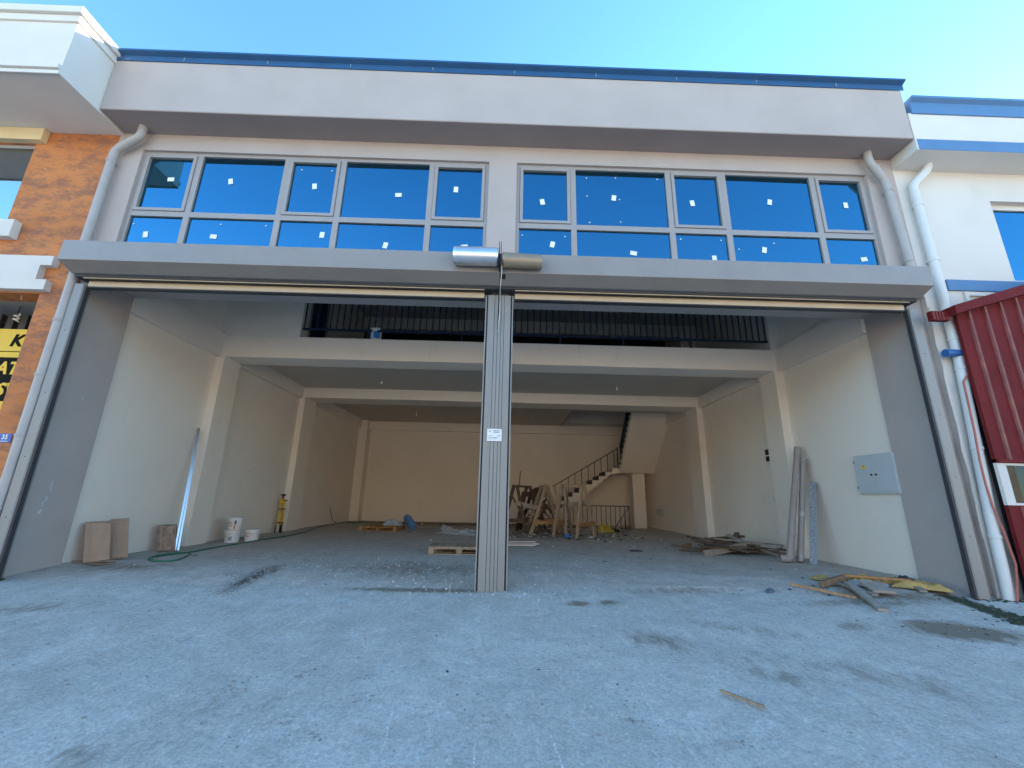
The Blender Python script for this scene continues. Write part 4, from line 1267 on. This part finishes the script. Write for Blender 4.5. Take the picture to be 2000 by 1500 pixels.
trestle((1.45, 8.2, 0.02), 0.10, 'pale wooden A-frame trestle in the middle of the trestle group')
trestle((2.20, 7.40, 0.02), 0.85, 'trestle with orange lower bar nearest the basement guard', 1.48, 0.50, 0.7, brace=False)
trestle((0.72, 8.8, 0.02), -0.7, 'dark old trestle closest to the centre post', 1.46, 0.5, 0.7, ('wood_dark', 'wood_dark'), True)
trestle((1.35, 9.6, 0.02), 0.4, 'dark trestle at the back of the trestle group', 1.35, 0.5, 0.8, ('wood_dark', 'wood_old'), True)
for i, (p0, p1, w, h, m, lab) in enumerate((
        ((0.5, 8.3, 0.92), (1.25, 8.5, 0.78), 0.03, 0.14, 'wood_grey', 'pale grey board laid across the dark trestle'),
        ((0.62, 8.75, 1.40), (0.66, 8.8, 1.95), 0.03, 0.03, 'wood_dark', 'thin upright stick above the dark trestle'),
        ((0.6, 9.0, 0.30), (2.0, 9.2, 0.36), 0.5, 0.04, 'wood_new', 'wide orange board lying low between the trestles'),
        ((0.9, 8.9, 0.05), (1.7, 9.4, 1.25), 0.08, 0.03, 'wood_dark', 'dark board leaning among the trestles'),
        ((1.9, 8.8, 0.05), (1.15, 9.2, 1.2), 0.08, 0.03, 'wood_old', 'brown board leaning across the trestles'),
        ((0.85, 9.3, 0.75), (2.1, 9.1, 0.85), 0.03, 0.12, 'wood_old', 'brown board laid level behind the middle trestle'),
        ((0.55, 9.3, 0.02), (0.8, 9.7, 1.3), 0.07, 0.03, 'wood_dark', 'dark upright board behind the dark trestle'),
        ((1.05, 8.7, 0.02), (1.45, 8.9, 0.95), 0.10, 0.03, 'wood_pallet', 'pale short board propped inside the trestle group'),
        ((2.1, 8.6, 0.02), (1.6, 8.8, 0.9), 0.09, 0.03, 'wood_pallet', 'pale board slanting behind the right trestle'),
        ((1.75, 8.3, 0.3), (0.95, 8.9, 0.55), 0.12, 0.03, 'wood_dark', 'dark board lying across the legs of the trestles'),
        ((2.0, 7.2, 0.9), (2.62, 7.75, 0.98), 0.03, 0.12, 'wood_grey', 'grey board nailed high on the right trestle'),
        ((1.98, 7.5, 0.0), (1.96, 7.55, 1.45), 0.06, 0.03, 'wood_grey', 'grey upright board beside the right trestle'))):
    o = MB().beam((0, 0, 0), tuple(Vector(p1) - Vector(p0)), w, h).build('board', m, bevel=0.003, loc=p0)
    tag(o, lab, 'board')
crumple('rope_heap', (1.3, 9.0, 1.12), 0.3, 0.75, 0.4, 0.35, 'wood_dark', 'dark tangled rag draped over the trestles', 'rag', 21)
MB_ball = MB().lathe([(0.02, 0), (0.05, 0.015), (0.065, 0.05), (0.05, 0.09), (0.02, 0.10)], 14).build('blue_ball', 'blue_print', smooth=True, loc=(1.95, 7.0, hz(1.95, 7.0)))
tag(MB_ball, 'small bright blue plastic lump before the right trestle', 'plastic lump')

# PVC pipes and granite strip leaning on the right wall
pv = thing('plastic_pipe', 'taller grey plastic pipe with elbow leaning on the right wall', 'pipe', (5.30, 2.46, 0.02))
d = Vector((6.11 - 5.30, 2.95 - 2.46, 2.16))
MB().tube([(0, 0, 0.07), tuple(d * 0.93)], 0.058, 18).build('pipe_length', 'pipe_taupe', pv, smooth=True)
MB().tube([tuple(d * 0.92), tuple(d)], 0.066, 18).build('pipe_socket', 'pipe_taupe', pv, smooth=True)
for f in (0.22, 0.70):
    MB().tube([tuple(d * f), tuple(d * (f + 0.04))], 0.062, 18).build('pipe_collar', 'pvc_grey', pv, smooth=True)
MB().tube([tuple(d * 0.10), tuple(d * 0.05), (0.0, 0, 0.085), (-0.03, 0.02, 0.078), (-0.12, 0.06, 0.075)], 0.066, 18).build('elbow', 'pipe_taupe', pv, smooth=True)
pv2 = thing('plastic_pipe', 'shorter grey plastic pipe leaning on the right wall', 'pipe', (5.56, 2.56, 0.02))
d = Vector((6.13 - 5.56, 2.86 - 2.56, 1.93))
MB().tube([(0, 0, 0.02), tuple(d)], 0.053, 18).build('pipe_length', 'pipe_taupe', pv2, smooth=True)
for f in (0.03, 0.42):
    MB().tube([tuple(d * f), tuple(d * (f + 0.045))], 0.059, 18).build('pipe_collar', 'pvc_grey', pv2, smooth=True)
MB().tube([tuple(d * 0.94), tuple(d * 1.003)], 0.059, 18).build('pipe_socket', 'pipe_taupe', pv2, smooth=True)
o = MB().beam((0, 0, 0), (0.50, 0.38, 1.46), 0.115, 0.03, up=(-0.62, -0.78, 0.1)).build('granite_strip', 'granite', loc=(5.66, 2.36, 0.02), bevel=0.002)
tag(o, 'speckled grey granite strip leaning beside the plastic pipes', 'stone strip')

# plank heap against the right wall
RP = random.Random(11)
GP = 'old planks heaped against the right wall'
for i in range(26):
    lvl = i / 26
    cx, cy = 4.95 + RP.gauss(0, 0.32) + 0.25 * lvl, 3.95 + RP.gauss(0, 0.28) - 0.1 * lvl
    a = RP.choice((-0.75, -0.5, 0.2, -0.9, 0.05, -1.2)) + RP.gauss(0, 0.18)
    l = RP.uniform(0.35, 0.75)
    w = RP.uniform(0.05, 0.11)
    z = 0.035 + 0.20 * lvl * max(0.15, 1 - ((cx - 5.2) / 1.0) ** 2)
    tl = RP.uniform(-0.07, 0.07)
    m = RP.choice(('wood_old', 'wood_old', 'wood_dark', 'wood_dark', 'wood_grey'))
    cx = min(cx, 5.75 - abs(l * math.cos(a)) * 0.5)
    o = MB().beam((-l, 0, -tl), (l, 0, tl), w, 0.026).build('plank', m, bevel=0.002, loc=(cx, cy, z + abs(tl)), rot=(RP.uniform(-0.2, 0.2), 0, a))
    tag(o, 'weathered brown plank among the heap against the right wall', 'plank', GP)
for (p0, p1, w, h, m, lab) in (((4.15, 3.35, 0.06), (5.35, 3.75, 0.22), 0.03, 0.13, 'wood_grey', 'long pale board edge-on across the front of the plank heap'),
                               ((5.15, 4.3, 0.36), (5.66, 3.30, 0.05), 0.11, 0.04, 'wood_grey', 'grey board sloping down at the right end of the plank heap'),
                               ((4.85, 4.5, 0.26), (5.65, 4.55, 0.32), 0.11, 0.05, 'wood_dark', 'dark thick board at the top back of the plank heap'),
                               ((5.05, 4.0, 0.20), (5.4, 4.35, 0.40), 0.10, 0.05, 'wood_dark', 'short dark block sticking up from the plank heap'),
                               ((4.25, 4.55, 0.05), (4.40, 4.65, 0.10), 0.14, 0.10, 'wood_new', 'orange brown wood offcut at the left end of the heap'),
                               ((4.42, 4.05, 0.05), (4.52, 4.12, 0.07), 0.10, 0.08, 'wood_new', 'small orange offcut before the left end of the heap')):
    o = MB().beam((0, 0, 0), tuple(Vector(p1) - Vector(p0)), w, h).build('plank', m, bevel=0.003, loc=p0)
    tag(o, lab, 'plank')

# debris at the right pier
for (p0, p1, w, h, m, lab) in (((3.98, 0.46, 0.02), (4.40, -0.12, -0.03), 0.035, 0.025, 'wood_new', 'thin brown lath lying farthest left of the right pier debris'),
                               ((4.80, 0.50, 0.04), (4.32, -0.58, -0.06), 0.10, 0.03, 'wood_grey', 'grey plank pointing towards the yard from the right pier debris'),
                               ((4.35, 0.40, 0.03), (4.92, 0.72, 0.07), 0.05, 0.075, 'wood_old', 'reddish brown thick batten in the right pier debris'),
                               ((4.92, 0.72, 0.10), (5.65, 0.45, 0.09), 0.05, 0.03, 'wood_new', 'long tan lath across the top of the right pier debris'),
                               ((4.70, 0.62, 0.03), (4.72, -0.02, -0.01), 0.09, 0.022, 'wood_grey', 'grey board under the crossing planks at the right pier'),
                               ((5.02, 0.40, 0.06), (4.95, 0.10, 0.0), 0.26, 0.03, 'wood_grey', 'broad grey offcut in the right pier debris'),
                               ((5.72, 0.60, 0.07), (5.55, 0.20, -0.0), 0.08, 0.02, 'wood_grey', 'short grey board leaning on the yellow foam'),
                               ((1.556, -2.427, -0.165), (1.735, -2.628, -0.178), 0.020, 0.016, 'wood_pallet', 'single thin wooden stick lying on the yard concrete')):
    o = MB().beam((0, 0, 0), tuple(Vector(p1) - Vector(p0)), w, h).build('wood_offcut', m, bevel=0.002, loc=p0)
    tag(o, lab, 'wood offcut')
crumple('foam_sheet', (5.72, 0.46, 0.0), -0.6, 0.62, 0.35, 0.10, 'yellow_foam', 'torn yellow foam sheet against the right pier', 'foam', 31)
crumple('foam_sheet', (5.25, 0.72, 0.01), 0.2, 0.55, 0.30, 0.09, 'yellow_foam', 'torn yellow foam piece under the tan lath', 'foam', 34)
crumple('foam_sheet', (4.72, 0.92, 0.02), 0.5, 0.34, 0.16, 0.05, 'yellow_foam', 'small yellow foam scrap at the left of the pier debris', 'foam', 37)
crumple('blue_wrap', (5.15, 0.62, 0.0), 0.4, 0.45, 0.4, 0.07, 'sheet_plastic', 'dusty plastic wrap in the middle of the right pier debris', 'wrap', 41)
crumple('dark_rag', (5.86, 0.78, 0.01), 0.4, 0.22, 0.2, 0.09, 'dark_scrap', 'dark rag beside the yellow foam at the right pier', 'rag', 44)
crumple('blue_scrap', (3.53, 0.2, hz(3.53, 0.2)), 0.8, 0.18, 0.09, 0.05, 'scrap_blue', 'blue grey crushed scrap in the doorway right of centre', 'scrap', 47)
crumple('dark_scrap', (2.95, 3.95, hz(2.95, 3.95)), 0.2, 0.30, 0.16, 0.03, 'dark_scrap', 'flat dark rag on the floor before the plank heap', 'rag', 50)

# gravel, chips and flecks
RG = random.Random(5)
ICO = None


def stones(name, mat, label, items):
    global ICO
    if ICO is None:
        bm = bmesh.new()
        bmesh.ops.create_icosphere(bm, subdivisions=1, radius=1.0)
        ICO = ([v.co.copy() for v in bm.verts], [tuple(v.index for v in f.verts) for f in bm.faces])
        bm.free()
    mb = MB()
    for (x, y, s, fl) in items:
        a = RG.uniform(0, 6.28)
        ca, sa = math.cos(a), math.sin(a)
        sx, sy, sz = s * RG.uniform(0.7, 1.4), s * RG.uniform(0.5, 1.0), s * RG.uniform(0.35, 0.8) * fl
        z = hz(x, y) + sz * 0.35
        vs = []
        for c in ICO[0]:
            k = RG.uniform(0.75, 1.2)
            px, py, pz = c.x * sx * k, c.y * sy * k, c.z * sz * k
            vs.append((x + px * ca - py * sa, y + px * sa + py * ca, z + pz))
        mb.add(vs, ICO[1])
    o = mb.build(name, mat)
    return tag(o, label, 'gravel', kind='stuff')


SCR = [(-0.57, -2.70, -0.525, -3.12, 0.010), (-1.33, -2.79, -1.29, -3.05, 0.008), (-1.15, -2.0, -0.64, -1.91, 0.006), (-0.06, -2.95, -0.05, -3.25, 0.008), (1.60, -2.15, 1.62, -2.40, 0.007),
       (1.45, -1.35, 2.0, -2.05, 0.008), (0.36, -2.9, 0.40, -3.3, 0.009), (0.28, -2.88, 0.27, -3.25, 0.006), (0.85, -2.95, 0.98, -3.25, 0.006), (1.3, -2.6, 1.95, -2.85, 0.005), (2.2, -2.5, 2.9, -2.9, 0.006),
       (1.15, -2.35, 1.5, -2.55, 0.006), (-2.6, -1.9, -2.0, -2.2, 0.006), (-0.65, -2.3, -0.72, -2.75, 0.004), (2.5, -1.7, 3.4, -1.85, 0.006), (-3.2, -1.2, -2.6, -1.35, 0.006), (0.0, -1.3, 0.06, -1.75, 0.005)]
sm = MB()
for (x0, y0, x1, y1, w) in SCR:
    L_ = math.hypot(x1 - x0, y1 - y0)
    nx_, ny_ = -(y1 - y0) / L_, (x1 - x0) / L_
    n_ = max(8, int(L_ / 0.012))
    for k in range(n_):
        if RG.random() < 0.30:
            continue
        f0, f1 = k / n_, (k + RG.uniform(0.6, 1.1)) / n_
        off = 0.012 * mnoise.noise(Vector((f0 * 4, x0, y0))) + RG.uniform(-0.3, 0.3) * w
        ww = w * RG.uniform(0.25, 0.8) * math.sin(math.pi * min(1, f0 + 0.08)) ** 0.5
        q = []
        for (f, sg) in ((f0, -1), (f1, -1), (f1, 1), (f0, 1)):
            x, y = x0 + (x1 - x0) * f + nx_ * (off + sg * ww), y0 + (y1 - y0) * f + ny_ * (off + sg * ww)
            q.append((x, y, hz(x, y) + 0.0035))
        sm.add(q, [(0, 1, 2, 3)])
tag(sm.build('scratch_marks', 'scratch'), 'pale scratch marks scraped across the yard concrete', 'scratches', kind='stuff')


def scatter(n, cx, cy, rx, ry, s0, s1, fl=1.0):
    out = []
    while len(out) < n:
        x, y = RG.gauss(cx, rx), RG.gauss(cy, ry)
        if not (-6.1 < x < 6.1) and y > 0.1:
            continue
        if abs(x) > 7 or y < -3.6 or y > 13.2:
            continue
        if PIT[0] - 0.1 < x < PIT[1] + 0.1 and PIT[2] - 0.1 < y:
            continue
        out.append((x, y, s0 + (s1 - s0) * RG.random() ** 3, fl))
    return out


def uniform(n, x0, x1, y0, y1, s0, s1, fl=1.0):
    return [(RG.uniform(x0, x1), RG.uniform(y0, y1), s0 + (s1 - s0) * RG.random() ** 4, fl) for _ in range(n)]


chips = scatter(150, -0.4, 0.15, 0.7, 0.35, 0.004, 0.024) + scatter(90, 0.1, -0.12, 0.45, 0.16, 0.004, 0.026) + scatter(160, -1.6, 0.0, 1.6, 0.5, 0.004, 0.018) + uniform(260, -6, 6, -3.3, 0.2, 0.003, 0.013, 0.6)
chips += uniform(120, -5.8, 5.8, 0.4, 9, 0.005, 0.024, 0.7) + scatter(60, 2.0, 7.6, 1.0, 0.8, 0.015, 0.05) + scatter(60, -1.5, 9.5, 1.6, 1.4, 0.015, 0.05)
chips += uniform(900, -5.5, 5.5, -3.5, 0.1, 0.002, 0.008, 0.7) + scatter(120, 0.9, -2.7, 0.35, 0.25, 0.003, 0.012) + scatter(60, 1.2, -1.6, 0.5, 0.3, 0.004, 0.018, 0.5)
chips += scatter(130, 1.8, 7.6, 1.3, 0.9, 0.012, 0.055) + scatter(90, -1.2, 10.2, 2.4, 1.2, 0.012, 0.05) + scatter(70, 3.4, 5.8, 1.2, 1.2, 0.01, 0.04) + scatter(160, -0.9, 1.0, 1.1, 0.5, 0.005, 0.022)
stones('stone_chips', 'stone_chip', 'pale stone chips strewn over floor and yard', chips)
grav = uniform(1100, -4.5, 4.5, -3.5, 0.0, 0.002, 0.008) + scatter(300, -1.2, 1.3, 1.2, 0.7, 0.005, 0.026) + scatter(500, -3.2, 0.55, 0.16, 0.5, 0.004, 0.016) + uniform(500, -6, 6, -3.4, 0.2, 0.003, 0.013) + uniform(200, -5.8, 5.8, 0.4, 6, 0.005, 0.02)
for (cx, cy) in ((-0.95, -2.95), (-1.13, -2.8), (-1.3, -2.2), (-1.65, -2.33), (-1.72, -2.45), (-0.8, -2.55), (0.9, -2.75), (0.95, -2.55), (1.4, -2.95), (-0.9, -2.25)):
    grav += scatter(16, cx, cy, 0.05, 0.035, 0.004, 0.014)
stones('gravel', 'stone_grey', 'grey gravel strewn over floor and yard', grav)
dk = uniform(60, -5.5, 5.5, 1.0, 9.5, 0.01, 0.05, 0.25) + scatter(120, 1.6, 8.2, 1.3, 0.8, 0.015, 0.07, 0.6) + scatter(60, 4.8, 0.6, 0.6, 0.4, 0.01, 0.04, 0.5) + scatter(90, 4.6, -1.1, 0.5, 0.25, 0.006, 0.02, 0.5) + uniform(40, -5, 5, -3, 0, 0.006, 0.02, 0.3)
dk += scatter(160, 1.9, 7.7, 1.4, 0.9, 0.012, 0.08, 0.5) + scatter(60, 3.2, 5.0, 1.3, 1.2, 0.01, 0.05, 0.35) + scatter(70, -1.5, 10.5, 2.2, 1.2, 0.012, 0.06, 0.4)
stones('dark_flecks', 'dark_scrap', 'dark scraps and flecks strewn over floor and yard', dk)
wd = scatter(70, 4.9, 0.3, 0.6, 0.35, 0.01, 0.03, 0.3) + scatter(50, 4.7, 3.7, 0.6, 0.5, 0.01, 0.035, 0.3) + scatter(60, 1.6, 7.8, 1.2, 0.7, 0.01, 0.04, 0.3)
stones('wood_chips', 'wood_old', 'small wood chips strewn around the planks and trestles', wd)
ms = [(5.80 - t * 0.20 + RG.gauss(0, 0.05 + 0.05 * t), 0.14 - t * 1.05 + RG.gauss(0, 0.05), RG.uniform(0.008, 0.03), 0.45) for t in [RG.random() * 1.3 for _ in range(900)]]
ms += [(RG.uniform(6.0, 6.9), RG.gauss(-0.02, 0.05), RG.uniform(0.012, 0.03), 0.5) for _ in range(80)]
ms += [(RG.uniform(-6.35, -6.05), RG.gauss(0.08, 0.04), RG.uniform(0.012, 0.03), 0.5) for _ in range(40)]
tag(stones('moss', 'moss', 'dark green moss along the foot of the right pier', ms), cat='moss')

# ------------------------------------------------------------------ assumed row of units behind the viewer, added to bounce warm light inside
OP = thing('bounce_row', 'unseen row of sand coloured units added to bounce warm sunlight', 'building', (0, -24, -0.5))
MB().box(-40, 36, -9, 0, 0, 8.2).build('wall', 'facade_warm', OP)
MB().box(-40.2, 36.2, -9, 0.5, 8.2, 8.9).build('parapet', 'facade_warm', OP)
for i in range(8):
    MB().box(-32 + i * 7.8, -26.6 + i * 7.8, -0.05, 0.06, 0.1, 3.9).build('shutter', 'facade_warm', OP)
    MB().box(-32 + i * 7.8, -26.6 + i * 7.8, -0.05, 0.05, 4.8, 6.4).build('window', 'clear_glass', OP)
